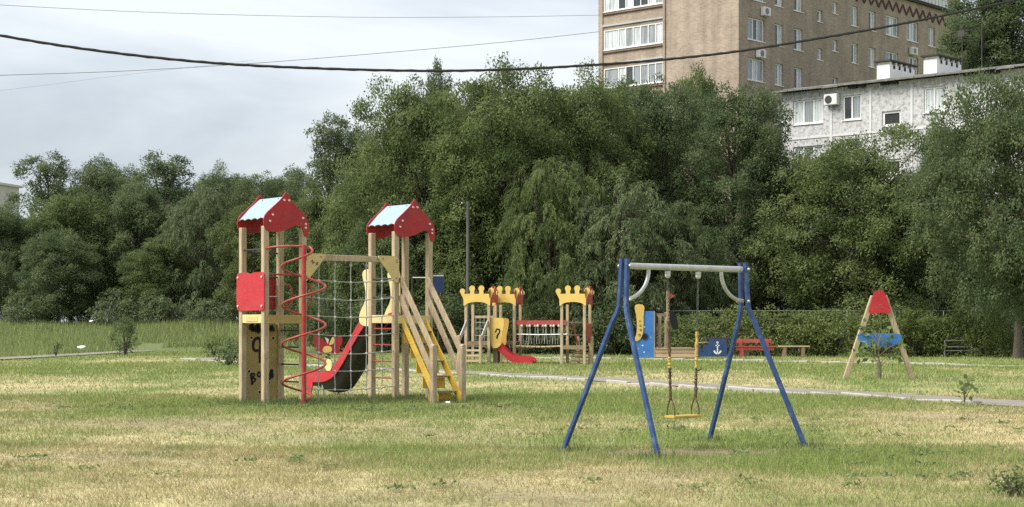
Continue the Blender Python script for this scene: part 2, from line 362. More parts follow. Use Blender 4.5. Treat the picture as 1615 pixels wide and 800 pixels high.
gm = npmesh('ground', np.stack([GX, GY, GZ], -1).reshape(-1, 3), np.stack([idx[:-1, :-1], idx[:-1, 1:], idx[1:, 1:], idx[1:, :-1]], -1).reshape(-1, 4), M['ground'], True)
gc = lawncol(GX, GY)
far_green = np.clip(sstep(80, 88, GY), 0, 1)[..., None]  # ground beyond the lawn blends into an even green of its own
gc = gc * (1 - far_green) + np.array([.13, .16, .065]) * far_green
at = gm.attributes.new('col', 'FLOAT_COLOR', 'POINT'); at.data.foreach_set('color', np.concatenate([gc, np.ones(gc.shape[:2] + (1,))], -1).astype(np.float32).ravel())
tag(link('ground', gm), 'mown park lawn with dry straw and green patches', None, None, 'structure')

def ribbon(name, line, wd, side, z0, material, kind='structure', label=None):
    """strip of width wd on one side of a line, subdivided and draped on the ground"""
    pts = []
    for (ax, ay), (bx, by) in zip(line[:-1], line[1:]):
        n = max(2, int(math.hypot(bx - ax, by - ay) / .6))
        for i in range(n): pts.append((ax + (bx - ax) * i / n, ay + (by - ay) * i / n))
    pts.append(line[-1]); mb = MB(); vs = []; fs = []; rng = random.Random(5)
    K = 5
    for i, p in enumerate(pts):
        a = pts[max(0, i - 1)]; b = pts[min(len(pts) - 1, i + 1)]; dx, dy = b[0] - a[0], b[1] - a[1]; L = math.hypot(dx, dy)
        nx_, ny_ = -dy / L * side, dx / L * side
        for k in range(K):
            wv = wd * k / (K - 1) + (rng.uniform(-.12, .12) if k == K - 1 else 0)
            x, y = p[0] + nx_ * wv, p[1] + ny_ * wv; vs.append((x, y, gzf(x, y) + z0))
    for i in range(len(pts) - 1):
        for k in range(K - 1): fs.append((i * K + k, i * K + k + 1, (i + 1) * K + k + 1, (i + 1) * K + k))
    mb.add(vs, fs); o = mb.build(name, material, smooth=True); tag(o, label, None, None, kind); return o
def kerbs(parent, line, side, off, y0, y1):
    """separate worn kerb stones along a line"""
    rng = random.Random(9)
    for (ax, ay), (bx, by) in zip(line[:-1], line[1:]):
        L = math.hypot(bx - ax, by - ay); ux, uy = (bx - ax) / L, (by - ay) / L; nx_, ny_ = -uy * side, ux * side; t = 0
        while t + 1.0 < L:
            ln = 1.0; cx, cy = ax + ux * (t + ln / 2) + nx_ * off, ay + uy * (t + ln / 2) + ny_ * off
            if y0 < cy < y1 and rng.random() > .07:
                mb = MB().box((0, 0, 0), (ln - .03, .15, .22)); o = mb.build('kerb_stone', M['kerb'], parent, bevel=.015)
                o.location = (cx, cy, gzf(cx, cy) - .035 + rng.uniform(-.03, .02)); o.rotation_euler = (rng.uniform(-.04, .04), rng.uniform(-.03, .03), math.atan2(uy, ux) + rng.uniform(-.03, .03))
            t += ln
pa = ribbon('footpath', PATH_A, 1.75, -1, .02, M['concrete'], label='concrete footpath crossing the lawn behind the swing')
kerbs(pa, PATH_A, 1, .09, 28, 84)
pb = ribbon('path', PATH_B, 1.8, -1, .05, M['concrete'], label='concrete path along the tall grass')
pc = ribbon('walkway', PATH_C, 1.3, 1, .02, M['concrete'], label='pale walkway in front of the benches and hedge')
kerbs(pc, PATH_C, -1, .09, 50, 76)

# ---------------------------------------------------------------- grass (blades: uncountable)
def blades(name, xs, ys, h, wd, lean, cols, material, label, zoff=0):
    n = len(xs); rs = np.random.RandomState(len(xs) % 1000 + 3)
    z = gz(xs, ys) + zoff; a = rs.rand(n) * 2 * np.pi; la = rs.rand(n) * 2 * np.pi
    bx, by = np.cos(a) * wd / 2, np.sin(a) * wd / 2
    tx, ty = xs + np.cos(la) * np.sin(lean) * h, ys + np.sin(la) * np.sin(lean) * h
    V = np.empty((n, 3, 3)); V[:, 0] = np.stack([xs - bx, ys - by, z - .005], -1); V[:, 1] = np.stack([xs + bx, ys + by, z - .005], -1); V[:, 2] = np.stack([tx, ty, z + h * np.cos(lean) + .004], -1)
    m = npmesh(name, V.reshape(-1, 3), np.arange(n * 3).reshape(n, 3), material)
    at = m.attributes.new('col', 'FLOAT_COLOR', 'FACE'); at.data.foreach_set('color', np.concatenate([np.clip(cols, 0, 1), np.ones((n, 1))], -1).astype(np.float32).ravel())
    return tag(link(name, m), label, 'grass', None, 'stuff')
rs = np.random.RandomState(3)
def wedge(n, d0, d1, extra=1.2):
    d = np.sqrt(rs.rand(n) * (d1 * d1 - d0 * d0) + d0 * d0); x = (rs.rand(n) * 2 - 1) * (d * .305 + extra); return x, d
XS, YS, HS, WS, LS, CS = [], [], [], [], [], []
for n, d0, d1 in ((260000, 12.8, 21), (240000, 21, 36), (130000, 36, 66), (70000, 66, 100)):
    x, y = wedge(n, d0, d1)
    cl = fbm(x, y, .35, 3, 20)                      # tufts
    pd = np.minimum(np.where(seg_dist(x, y, PATH_A) < .1, 0, 9), 9)
    # drop blades lying on the paths (path A lies on the far/right side of its line)
    dA = seg_dist(x, y, [(p[0] + .84 * .9, p[1] + .5 * .9) for p in PATH_A]); dC = seg_dist(x, y, [(p[0] + .35, p[1] + .55) for p in PATH_C])
    dr = dirtness(x, y); g = greenness(x, y)
    bxx = np.interp(y, [58, 74.5, 92, 101], [-26, -23.2, -22.2, -21.4]); keep = (dA > .62 + .5 * fbm(x, y, 1.1, 3, 77)) & ~((x > bxx - .1) & (x < bxx + 1.6)) & (dC > .45 + .4 * fbm(x, y, 1.1, 3, 78)) & (rs.rand(n) > dr * 1.05) & (rs.rand(n) < .35 + cl * 1.1)
    x, y, cl, g, dr = x[keep], y[keep], cl[keep], g[keep], dr[keep]; n = len(x)
    h = (.018 + .05 * rs.rand(n) ** 1.6 + .05 * g * rs.rand(n)) * (.6 + .9 * cl) * (1 - .5 * dr)
    tall = rs.rand(n) < .012; h[tall] *= 2.0
    lean = np.clip(rs.normal(.75, .35, n) + (1 - g) * .25, .05, 1.45)
    isg = (rs.rand(n) < np.clip(g * 1.05 + .05, 0, 1))[:, None]
    c = np.where(isg, GREEN * (1.05 + .5 * rs.rand(n, 1)) + np.array([.05, .04, .0]) * rs.rand(n, 1), STRAW * (.50 + .62 * rs.rand(n, 1) + .55 * (fbm(x, y, .6, 3, 60)[:, None] - .4)))
    c = c * (1 - dr[:, None] * .4) + BROWN * dr[:, None] * .4
    XS.append(x); YS.append(y); HS.append(h * (1 + .008 * (y - 13))); WS.append(np.maximum(.007, .00052 * y) * (.7 + .6 * rs.rand(n))); LS.append(lean); CS.append(c)
# taller weeds hugging the post feet
W0 = []
_b1 = (X(418, 31.3), 31.3); _ph = R(39)
for lx, ly, s, n in ((0, 0, .25, 900), (0, .4, .35, 1200), (.82, .0, .25, 700), (.4, -.1, .4, 1200), (.45, -.6, .2, 300), (2.96, 0, .2, 500), (3.78, .3, .5, 800), (2.4, .5, .8, 1200), (.3, .9, .4, 700), (1.6, .2, .7, 1400)):
    wx = _b1[0] + math.cos(_ph) * lx - math.sin(_ph) * ly; wy = _b1[1] + math.sin(_ph) * lx + math.cos(_ph) * ly
    W0.append((wx + rs.normal(0, s, n), wy + rs.normal(0, s, n)))
for fx, fy in ((.62, 20.25), (1.65, 19.03), (2.58, 21.9), (3.6, 20.68)):
    W0.append((fx + rs.normal(0, .16, 120), fy + rs.normal(0, .16, 120)))
wx = np.concatenate([a for a, b in W0]); wy = np.concatenate([b for a, b in W0]); n = len(wx)
XS.append(wx); YS.append(wy); HS.append(.05 + .13 * rs.rand(n) ** 2); WS.append(.012 + .014 * rs.rand(n)); LS.append(np.clip(rs.normal(.4, .3, n), 0, 1.2)); CS.append(np.array([.14, .18, .07]) * (.8 + .6 * rs.rand(n, 1)))
blades('lawn_grass', np.concatenate(XS), np.concatenate(YS), np.concatenate(HS), np.concatenate(WS), np.concatenate(LS), np.concatenate(CS), M['blade'], 'short dry and green lawn grass blades')
# tall unmown grass in front of the left wood
n = 120000; x = rs.uniform(-44, -3, n); y = rs.uniform(74, 117, n)
bx_ = np.interp(y, [58, 74.5, 92, 112], [-26, -22.9, -22.3, -21.2])
edge = 98 + 5 * (fbm(x, y, 6, 2, 31) - .5)
k = ((y > edge) | (x < bx_ - .25)) & ~((x > bx_ - .3) & (x < bx_ + 1.5) & (y < 101)) & (seg_dist(x, y, [(p[0] + .8, p[1] + .4) for p in PATH_A]) > 1.2); x, y = x[k], y[k]; n = len(x); pn = fbm(x, y, 5, 3, 40)
blades('tall_grass', x, y, (.08 + .62 * pn ** 1.5 + .38 * rs.rand(n) ** 3) * (.55 + .45 * sstep(77, 84, y)), .03 + .035 * rs.rand(n), np.clip(rs.normal(.25, .18, n), 0, .9),
       np.array([.24, .29, .115]) * (.7 + .6 * rs.rand(n, 1)) + np.array([.07, .055, .02]) * (pn[:, None] * rs.rand(n, 1)), M['blade'], 'tall green unmown grass in front of the trees')

# ---------------------------------------------------------------- trees and bushes
def leaf_mesh(name, P, A, Nn, L, Wd, tint, material):
    """P base points, A leaf axis (unit), Nn leaf normals (unit): folded diamond leaves"""
    S = np.cross(A, Nn); n = len(P); L = L[:, None]; Wd = Wd[:, None]
    V = np.empty((n, 4, 3)); mid = P + A * L * .45
    V[:, 0] = P; V[:, 1] = mid + S * Wd * .5 + Nn * Wd * .12; V[:, 2] = P + A * L; V[:, 3] = mid - S * Wd * .5 + Nn * Wd * .12
    m = npmesh(name, V.reshape(-1, 3), np.arange(n * 4).reshape(n, 4), material)
    at = m.attributes.new('tint', 'FLOAT', 'FACE'); at.data.foreach_set('value', np.clip(tint, 0, 1).astype(np.float32))
    return m
def unit(v): return v / np.maximum(np.linalg.norm(v, axis=-1, keepdims=True), 1e-6)
def crown(name, seed, lobes, material, dens=1.0, leaf=(.24, .10), m_per=26, spread=.42, droop=0., zmin=.3, fill=.22, shell=.4):
    q = np.random.RandomState(seed); C = []; O = []; RR = []
    lob = np.array(lobes)
    for i, (cx, cy, cz, rx, ry, rz) in enumerate(lobes):
        n = int(dens * .95 * 4 * math.pi * ((rx * ry) ** .8 + (rx * rz) ** .8 + (ry * rz) ** .8) / 3)
        u = unit(q.normal(size=(n, 3))); f = 1.03 - shell * q.rand(n) ** 1.8
        p = np.array([cx, cy, cz]) + u * np.array([rx, ry, rz]) * f[:, None]
        keep = p[:, 2] > zmin
        for j, lb in enumerate(lob):
            if j == i: continue
            k = np.linalg.norm((p - lb[:3]) / lb[3:], axis=1)
            keep &= (k > .62) | (q.rand(n) < fill)
        C.append(p[keep]); O.append(unit(u * np.array([1, 1, .7]) + np.array([0, 0, .15]))[keep])
    C = np.concatenate(C); O = np.concatenate(O); nc = len(C)
    ct = np.clip(q.normal(.45, .24, nc), 0, 1)
    cs = spread * (.6 + .8 * q.rand(nc))
    k = q.poisson(m_per * (cs / spread) ** 1.6); ci = np.repeat(np.arange(nc), k); n = len(ci)
    pd = unit(q.normal(size=(n, 3)) + O[ci] * .75 + np.array([0, 0, .35]))          # each clump is a small puff, fuller on its outer, upper side
    rag = 1 + .35 * np.sin(pd[:, 0] * 5 + ci * 1.7) * np.sin(pd[:, 1] * 5 + ci * .9)
    g = pd * (cs[ci] * rag * (1.05 - .5 * q.rand(n) ** 2.2))[:, None] * np.array([1, 1, .72]) + q.normal(size=(n, 3)) * .05
    o = O[ci]
    if droop > 0:
        s = q.rand(n); strand = q.randint(0, 5, n)
        h = (ci * 7919 + strand * 104729) % 1009 / 1009 * 2 * np.pi
        sd = np.stack([np.cos(h), np.sin(h), np.zeros(n)], -1) * .5 + o * np.array([1, 1, .3]); dl = droop * (.6 + .8 * ((ci * 31 + strand * 17) % 97) / 97)
        P = C[ci] + sd * (.55 * s ** .7)[:, None] * cs[ci][:, None] * 2 + np.stack([np.zeros(n), np.zeros(n), -dl * s ** 1.6], -1) + q.normal(size=(n, 3)) * .05
        A = unit(sd * (1 - s)[:, None] * .6 + np.array([0, 0, -1.0]) * (.25 + s)[:, None] + q.normal(size=(n, 3)) * .38)
    else:
        P = C[ci] + g; A = unit(o * .3 + pd * .35 + q.normal(size=(n, 3)) * .8 + np.array([0, 0, -.25]))
    nn = unit(np.cross(A, q.normal(size=(n, 3))) * .4 + np.cross(np.cross(A, np.array([0, 0, .5]) + pd), A) * 1.1)
    nn = unit(nn - A * (nn * A).sum(-1, keepdims=True))
    L = leaf[0] * (.6 + .8 * q.rand(n)); Wd = leaf[1] * (.7 + .6 * q.rand(n))
    P[:, 2] = np.maximum(P[:, 2], .05)
    return leaf_mesh(name, P, A, nn, L, Wd, ct[ci] + q.normal(0, .07, n), material)
def tree_lobes(rng, H, Rr, zlow, n=13, top=1.0, lean=0.0, ragged=.25):
    ch = H - zlow; cz = zlow + ch * .48; L = [(0, 0, cz, Rr * .80, Rr * .80, ch * .44)]
    for i in range(n):
        z = zlow + ch * (.07 + .80 * (i + .5) / n); tt = (z - zlow) / ch
        prof = math.sin(math.pi * min(1, max(0, .20 + .70 * tt))) ** .55
        a = i * 2.39996 + rng.uniform(-.4, .4); rr = Rr * prof * (.64 + ragged * rng.uniform(-1, .8)); s = Rr * rng.uniform(.32, .50)
        L.append((math.cos(a) * rr + lean * tt, math.sin(a) * rr, z, s, s, s * rng.uniform(.65, .95)))
    for i in range(4):
        a = i * 1.7 + rng.uniform(0, 1); rr = Rr * .34 * (i > 0); s = Rr * rng.uniform(.26, .36)
        L.append((math.cos(a) * rr + lean, math.sin(a) * rr, H - s * (.85 + .9 * (i > 0) * rng.random()), s, s, s * .9))
    return L
def trunk_mesh(rng, H, lobes, r0, parent, material, zlow):
    mb = MB(); top = max(zlow + (H - zlow) * .6, zlow + .5); wob = [(rng.uniform(-.12, .12) * H * .05, rng.uniform(-.12, .12) * H * .05) for _ in range(7)]
    pts = [(wob[i][0] * i / 3, wob[i][1] * i / 3, -0.25 + (top + .25) * i / 6) for i in range(7)]
    mb.tube(pts, [r0 * (1.45 if i == 0 else 1.0) * (1 - .12 * i) for i in range(7)], 9)
    for lb in lobes[1:]:
        b = Vector(lb[:3]); k = min(5, max(2, int(6 * (b.z - .8) / max(top, .1)))); a = Vector(pts[k])
        if b.z < a.z + .1: a = Vector(pts[2])
        mid = (a + b) / 2 + Vector((0, 0, .15 * (b - a).length)); mb.tube([a, (a + mid) / 2 + Vector((0, 0, .05)), mid, (mid + b) / 2, b], [r0 * .42, r0 * .36, r0 * .27, r0 * .18, r0 * .06], 6)
        for _ in range(3):
            e = b + Vector((rng.uniform(-1, 1), rng.uniform(-1, 1), rng.uniform(-.2, 1))) * lb[3] * .9
            mb.tube([mid, (mid + e) / 2 + Vector((0, 0, .1)), e], [r0 * .16, r0 * .1, r0 * .03], 5)
    return mb.build('trunk', material, parent, smooth=True)
NTREE = [0]
ARCH = {}
def archetype(kind, v):
    """crown and trunk meshes of one tree form at real size (H, R); trees of that form share them"""
    if (kind, v) in ARCH: return ARCH[kind, v]
    H, Rr, zl, n, dens, leaf, droop, spread, ragged, r0 = {
        'round': (12.5, 4.2, 1.2, 20, 1.0, (.150, .078), 0., .62, .25, .22), 'bushy': (9.0, 2.9, .3, 15, 1.25, (.145, .078), 0., .55, .28, .16),
        'narrow': (13.0, 2.7, 1.0, 18, 1.25, (.145, .078), 0., .55, .3, .18), 'willow': (8.5, 3.0, .5, 17, 1.15, (.20, .055), .75, .6, .28, .2),
        'sparse': (13.0, 2.3, 3.0, 13, .75, (.15, .075), 0., .5, .55, .15), 'poplar': (26.0, 3.0, 4.0, 34, 1.35, (.17, .095), 0., .6, .25, .3),
        'canopy': (11.0, 5.0, 2.0, 24, .95, (.150, .082), 0., .62, .25, .24)}[kind]
    seed = sum(map(ord, kind)) * 7 + v * 31; rng = random.Random(seed); lb = tree_lobes(rng, H, Rr, zl, n, 1.0, 0., ragged)
    cm = crown('crown', seed, lb, None, dens, leaf, 150 if kind != 'willow' else 120, spread, droop, max(.1, zl * .6), .2, .42)
    cm.materials.append(M['leaf_elm']); tm = trunk_mesh(rng, H, lb, r0, None, M['bark'], zl); tmesh = tm.data; bpy.data.objects.remove(tm)
    ARCH[kind, v] = (H, Rr, cm, tmesh); return ARCH[kind, v]
def tree(px, d, top_y, hw, label, leafm='leaf_elm', kind='round', v=0, name='broadleaf_tree', bark='bark', group=None, rz=None):
    H0, R0, cm, tm = archetype(kind, v); NTREE[0] += 1; x = X(px, d); z0 = gzf(x, d); H = Z(top_y, d) - z0 - .35; Rr = hw / F * d * .96
    t = thing(name, (x, d, z0), NTREE[0] * 1.93 if rz is None else rz, label, 'tree', group); t.scale = (Rr / R0, Rr / R0, H / H0)
    for nm, me, mt in (('trunk', tm, M[bark]), ('crown', cm, M[leafm])):
        o = link(nm, me, t); o.material_slots[0].link = 'OBJECT'; o.material_slots[0].material = mt
    return t
TREES = []
# the big mass behind the play sets
G1 = 'trees along the far edge of the playground'
for a in (
    (665, 93, 118, 118, 'tall yellowish-green elm rising behind the roof of the stair tower', 'leaf_elm', 'round', 0, 'elm_tree'),
    (795, 91, 105, 126, 'tall elm behind the yellow castle crowns, below the black cable', 'leaf_elm', 'round', 1, 'elm_tree'),
    (925, 94, 103, 120, 'tall elm beside the brick block, rising above the left end of the swing crossbar', 'leaf_elm', 'round', 2, 'elm_tree'),
    (1045, 97, 116, 100, 'dark tree in front of the brick end wall', 'leaf_dark', 'round', 0, 'dark_tree'),
    (1160, 93, 132, 80, 'dark narrow tree against the left corner of the panel house', 'leaf_dark', 'narrow', 0, 'dark_tree'),
    (1100, 103, 106, 52, 'slender young tree with its tip against the tan brick corner', 'leaf_elm', 'narrow', 0, 'young_tree'),
    (975, 86, 272, 98, 'pale weeping willow hanging behind the left leg pair of the swing', 'leaf_willow', 'willow', 0, 'willow_tree'),
    (1065, 88, 305, 72, 'small weeping willow behind the middle of the swing crossbar', 'leaf_left', 'willow', 1, 'willow_tree'),
    (868, 87, 236, 82, 'weeping willow behind the bridge of the castle play set', 'leaf_elm', 'willow', 1, 'willow_tree'),
    (745, 90, 290, 78, 'mid-height bushy tree behind the grey pole', 'leaf_elm', 'bushy', 0, 'bushy_tree'),
    (625, 91, 300, 70, 'low bushy tree seen between the two red-roofed towers', 'leaf_left', 'bushy', 1, 'bushy_tree'),
    (562, 96, 268, 70, 'rounded tree behind the rope net bridge', 'leaf_elm', 'bushy', 0, 'bushy_tree'),
    (522, 107, 174, 54, 'thin sparse tree with spiky top against the sky', 'leaf_left', 'sparse', 0, 'sparse_tree'),
    (1197, 92, 185, 42, 'dark tree squeezed between the willow row and the round elm', 'leaf_dark', 'narrow', 0, 'dark_tree'),
    (556, 109, 196, 48, 'loose tree filling the gap beside the spiky sparse tree', 'leaf_left', 'narrow', 0, 'loose_tree'),
    (687, 99, 90, 34, 'thin treetop poking up to the black cable', 'leaf_dark', 'sparse', 0, 'slender_tree'),
    (1350, 89, 218, 155, 'broad round elm behind the wooden A-frame', 'leaf_elm', 'canopy', 0, 'elm_tree'),
    (1490, 86, 205, 78, 'medium tree in front of the panel house roof vents', 'leaf_dark', 'round', 1, 'dark_tree'),
    (1606, 75.5, 124, 150, 'large tree with thick bare trunk at the picture edge', 'leaf_dark', 'canopy', 1, 'elm_tree', 'bark_light'),
    (1570, 113, -80, 84, 'tall dark poplar rising behind the panel house', 'leaf_dark', 'poplar', 0, 'poplar_tree'),
    (1514, 110, 28, 46, 'smaller poplar beside the grey stair wall of the brick block', 'leaf_dark', 'poplar', 0, 'poplar_tree'),
    (592, 106, 232, 62, 'hidden back-row elm between sparse tree and tall elm', 'leaf_elm', 'round', 1, 'elm_tree'),
    (725, 105, 135, 110, 'back-row elm filling the gap behind the grey pole', 'leaf_dark', 'round', 2, 'elm_tree'),
    (855, 106, 130, 110, 'back-row elm behind the castle bridge willow', 'leaf_elm', 'round', 0, 'elm_tree'),
    (985, 108, 140, 100, 'back-row dark tree behind the swing willow', 'leaf_dark', 'round', 1, 'dark_tree'),
    (1262, 93, 245, 60, 'low filler tree behind the right leg pair of the swing', 'leaf_dark', 'bushy', 1, 'dark_tree'),
    (1440, 93, 320, 74, 'low dark tree behind the A-frame and hedge', 'leaf_dark', 'bushy', 0, 'dark_tree')): tree(*a[:9], group=G1, bark=a[9] if len(a) > 9 else 'bark')
G2 = 'trees of the wood on the left'
for a in (
    (74, 129, 238, 62, 'back tree beside the far pale building', 'leaf_left', 'sparse', 0, 'broadleaf_tree'),
    (158, 131, 252, 76, 'back tree second from the far pale building', 'leaf_left', 'round', 1, 'broadleaf_tree'),
    (262, 128, 236, 66, 'tallest dark crown of the left wood with open airy top', 'leaf_dark', 'sparse', 0, 'broadleaf_tree'),
    (348, 127, 256, 68, 'back tree just left of the spiral tower roof', 'leaf_left', 'round', 2, 'broadleaf_tree'),
    (415, 120, 268, 74, 'back tree directly behind the spiral tower roof', 'leaf_left', 'round', 0, 'broadleaf_tree'),
    (10, 118, 322, 66, 'front tree cut by the picture edge', 'leaf_left', 'bushy', 0, 'bushy_tree'),
    (112, 120, 298, 76, 'front tree with light olive crown above the shrub bank', 'leaf_elm', 'bushy', 1, 'bushy_tree'),
    (215, 121, 290, 72, 'front tree behind the lone lawn shrub', 'leaf_left', 'bushy', 0, 'bushy_tree'),
    (318, 117, 282, 72, 'front willow-like tree left of the red guard panel', 'leaf_willow', 'willow', 0, 'bushy_tree'),
    (400, 113, 312, 64, 'front tree right behind the spiral tower', 'leaf_elm', 'bushy', 1, 'bushy_tree'),
    (488, 103, 298, 62, 'front tree behind the spiral climber and yellow gusset', 'leaf_elm', 'bushy', 0, 'bushy_tree'),
    (92, 115, 362, 62, 'low round tree in the left corner of the wood', 'leaf_left', 'bushy', 1, 'bushy_tree'),
    (252, 116, 372, 56, 'low round tree in the middle of the left wood', 'leaf_elm', 'bushy', 0, 'bushy_tree'),
    (10, 137, 330, 70, 'back-row tree at the left picture edge', 'leaf_left', 'round', 2, 'broadleaf_tree'),
    (205, 138, 268, 80, 'back-row tree under the tallest left crown', 'leaf_left', 'round', 1, 'broadleaf_tree'),
    (305, 138, 285, 74, 'back-row tree left of the spiral tower', 'leaf_left', 'round', 0, 'broadleaf_tree'),
    (462, 124, 268, 74, 'back-row tree between both red-roofed towers', 'leaf_dark', 'round', 1, 'broadleaf_tree'),
    (405, 134, 290, 70, 'hidden back-row tree beside the spiral tower posts', 'leaf_left', 'bushy', 0, 'broadleaf_tree')): tree(*a[:9], group=G2)
def bush(px, d, top_y, hw, label, leafm='leaf_bush', name='bush', dens=1.3, leaf=(.15, .07), m_per=22, spread=.25, group='bushes', n=8, droop=0, sq=.8):
    x = X(px, d); z0 = gzf(x, d); H = Z(top_y, d) - z0; Rr = hw / F * d; NTREE[0] += 1; seed = NTREE[0] * 17; rng = random.Random(seed)
    t = thing(name, (x, d, z0), 0, label, 'bush', group)
    L = [(0, 0, H * .45, Rr * .8, Rr * .8 * sq, H * .45)]
    for i in range(n):
        a = rng.uniform(0, 6.28); r = Rr * rng.uniform(.35, .8); s = min(H * .42, Rr * .55) * rng.uniform(.6, 1.0)
        L.append((math.cos(a) * r, math.sin(a) * r * sq, rng.uniform(.25, .9) * H, s, s, s * .85))
    mb = MB()
    for lb in L[1:]: mb.tube([(0, 0, -.1), (lb[0] * .4, lb[1] * .4, lb[2] * .5), lb[:3]], [.035, .025, .008], 5)
    mb.build('stem', M['bark'], t, smooth=True)
    link('foliage', crown('foliage', seed, L, M[leafm], dens * 3.4, leaf, m_per, spread, droop, .02, .25), t); return t
GH = 'hedge bushes along the fence'
for px, d, ty, hw, lab in ((1068, 81.0, 500, 51, 'hedge bush behind the boat mast'), (1128, 82.0, 492, 49, 'hedge bush above the dark blue boat stern'), (1190, 81.5, 495, 49, 'hedge bush right behind the red bench'),
                           (1255, 81.0, 489, 59, 'light green hedge bush behind the plain plank bench'), (1318, 80.0, 497, 54, 'hedge bush left of the wooden A-frame'), (1385, 80.0, 493, 56, 'hedge bush between the legs of the A-frame'),
                           (1448, 80.0, 497, 54, 'hedge bush left of the grey tube bench'), (1512, 80.5, 492, 54, 'hedge bush behind the grey tube bench'), (1562, 78.5, 507, 41, 'rounded dark bush against the thick trunk'), (1612, 81.0, 500, 49, 'hedge bush cut by the picture edge')):
    bush(px, d, ty, hw, lab, 'leaf_hedge' if px < 1420 else 'leaf_bush', 'hedge_bush', group=GH)
GU = 'shrubs at the foot of the left wood'
for px, d, ty, hw, lab in ((175, 113, 470, 40, 'pale shrub at the foot of the wood behind the lone shrub'), (255, 113, 475, 40, 'rounded shrub at the foot of the wood'), (40, 114, 466, 46, 'shrub at the foot of the wood in the left corner'),
                           (330, 112, 472, 36, 'shrub at the foot of the wood nearest the red guard panel'), (440, 106, 482, 52, 'shrub seen through the spiral tower posts'), (530, 92, 470, 52, 'dark shrub behind the rope net'),
                           (610, 90, 474, 48, 'dark shrub behind the slide entrance'), (700, 88, 470, 50, 'dark shrub behind the stair tower handrails'), (790, 87, 474, 52, 'dark shrub behind the castle slide'), (880, 86, 478, 52, 'dark shrub behind the castle bridge'), (965, 84, 478, 50, 'dark shrub left of the blue boat prow')):
    bush(px, d, ty, hw, lab, 'leaf_willow' if px < 400 else 'leaf_dark', 'shrub', group=GU, leaf=(.2, .08), spread=.32, dens=1.1)
GS = 'small shrubs on the lawn'
bush(197, 83, 510, 21, 'lone dark shrub standing by the left path', 'leaf_dark', 'lawn_shrub', leaf=(.14, .04), spread=.2, group=GS, dens=1.6)
bush(362, 62, 543, 20, 'dark shrub at the foot of the spiral tower', 'leaf_dark', 'lawn_shrub', leaf=(.12, .05), spread=.2, group=GS, dens=1.6)
bush(337, 79, 534, 13, 'small shrub beside the broken path slabs', 'leaf_bush', 'lawn_shrub', leaf=(.12, .05), spread=.2, group=GS, dens=1.5)
bush(88, 80, 538, 7, 'tiny weed tuft by the left path', 'leaf_bush', 'lawn_shrub', leaf=(.12, .04), spread=.15, group=GS, dens=1.6)
bush(1603, 14.6, 746, 42, 'pale green weed in the bottom corner of the lawn', 'leaf_weed', 'corner_weed', leaf=(.04, .022), spread=.06, m_per=12, group=GS, dens=9, n=9)

qw = np.random.RandomState(77); WX = []; WY = []
for cx_, cy_, sx_, sy_, n_ in ((-1.6, 29.6, 1.2, .5, 900), (-4.8, 30.6, .6, .4, 700), (-.3, 31.0, .5, .4, 350), (1.0, 25, 1.5, 1.2, 450), (4.6, 19.6, 1.0, .7, 500), (-6.8, 30.5, .8, .4, 350), (3.2, 15.6, 1.4, .5, 350), (-3, 17, 1.8, 1.2, 350), (6, 24, 2, 1.5, 400)):
    k_ = max(8, n_ // 28); ccx = qw.normal(cx_, sx_, k_); ccy = qw.normal(cy_, sy_, k_); pick = qw.randint(0, k_, n_); WX.append(ccx[pick] + qw.normal(0, .07, n_)); WY.append(ccy[pick] + qw.normal(0, .07, n_))
WX = np.concatenate(WX); WY = np.concatenate(WY); n_ = len(WX); A_ = unit(np.stack([qw.normal(size=n_), qw.normal(size=n_), .25 + .3 * qw.rand(n_)], -1)); N_ = np.tile(np.array([0, 0, 1.0]), (n_, 1)) + qw.normal(0, .3, (n_, 3)); N_ = unit(N_ - A_ * (N_ * A_).sum(-1, keepdims=True))
tag(link('low_weeds', leaf_mesh('low_weeds', np.stack([WX, WY, gz(WX, WY) + .02 + .03 * qw.rand(n_)], -1), A_, N_, .035 + .04 * qw.rand(n_), .022 + .02 * qw.rand(n_), qw.rand(n_), M['leaf_weed'])), 'low broad-leaved weeds scattered through the lawn', 'weeds', None, 'stuff')

# ---------------------------------------------------------------- red-roofed play complex
PH = R(39); B1 = (X(418, 31.3), 31.3)
pc_ = thing('play_complex', (B1[0], B1[1], 0), PH, 'wooden play complex with two red-gabled towers, rope net, slide and stairs', 'play complex')
T = .82; PW = .112
post_m = MB().box((0, 0, 1.6), (PW, PW, 3.5)).build('post', M['wood'], pc_, bevel=.008)
POSTS = [(0, 0), (T, 0), (0, T), (T, T)]; OFF = (0, 2.96)
first = True
for ox in OFF:
    for px_, py_ in POSTS:
        if first: post_m.location = (px_ + ox, py_, 0); first = False
        else: inst(post_m, 'post', pc_, (px_ + ox, py_, 0))
gable = chaikin([(0, 4.00), (.035, 3.97), (.10, 3.86), (.24, 3.72), (.40, 3.60), (.49, 3.46), (.50, 3.34), (.49, 3.22), (.45, 3.165), (.40, 3.19), (.37, 3.30), (.31, 3.38), (.22, 3.385), (.08, 3.32), (-.08, 3.26), (-.25, 3.235), (-.40, 3.25), (-.475, 3.32), (-.50, 3.44), (-.455, 3.57), (-.30, 3.70), (-.10, 3.87), (-.035, 3.97)], 1)
bolt_src = MB().tube([(0, 0, 0), (0, -.022, 0)], .021, 8).build('bolt', M['bolt'], None); bolt_used = [False]
def bolt(parent, loc, rz=0):
    if not bolt_used[0]:
        bolt_used[0] = True; bolt_src.parent = parent; bolt_src.location = loc; bolt_src.rotation_euler = (0, 0, rz); return
    inst(bolt_src, 'bolt', parent, loc, (0, 0, rz))
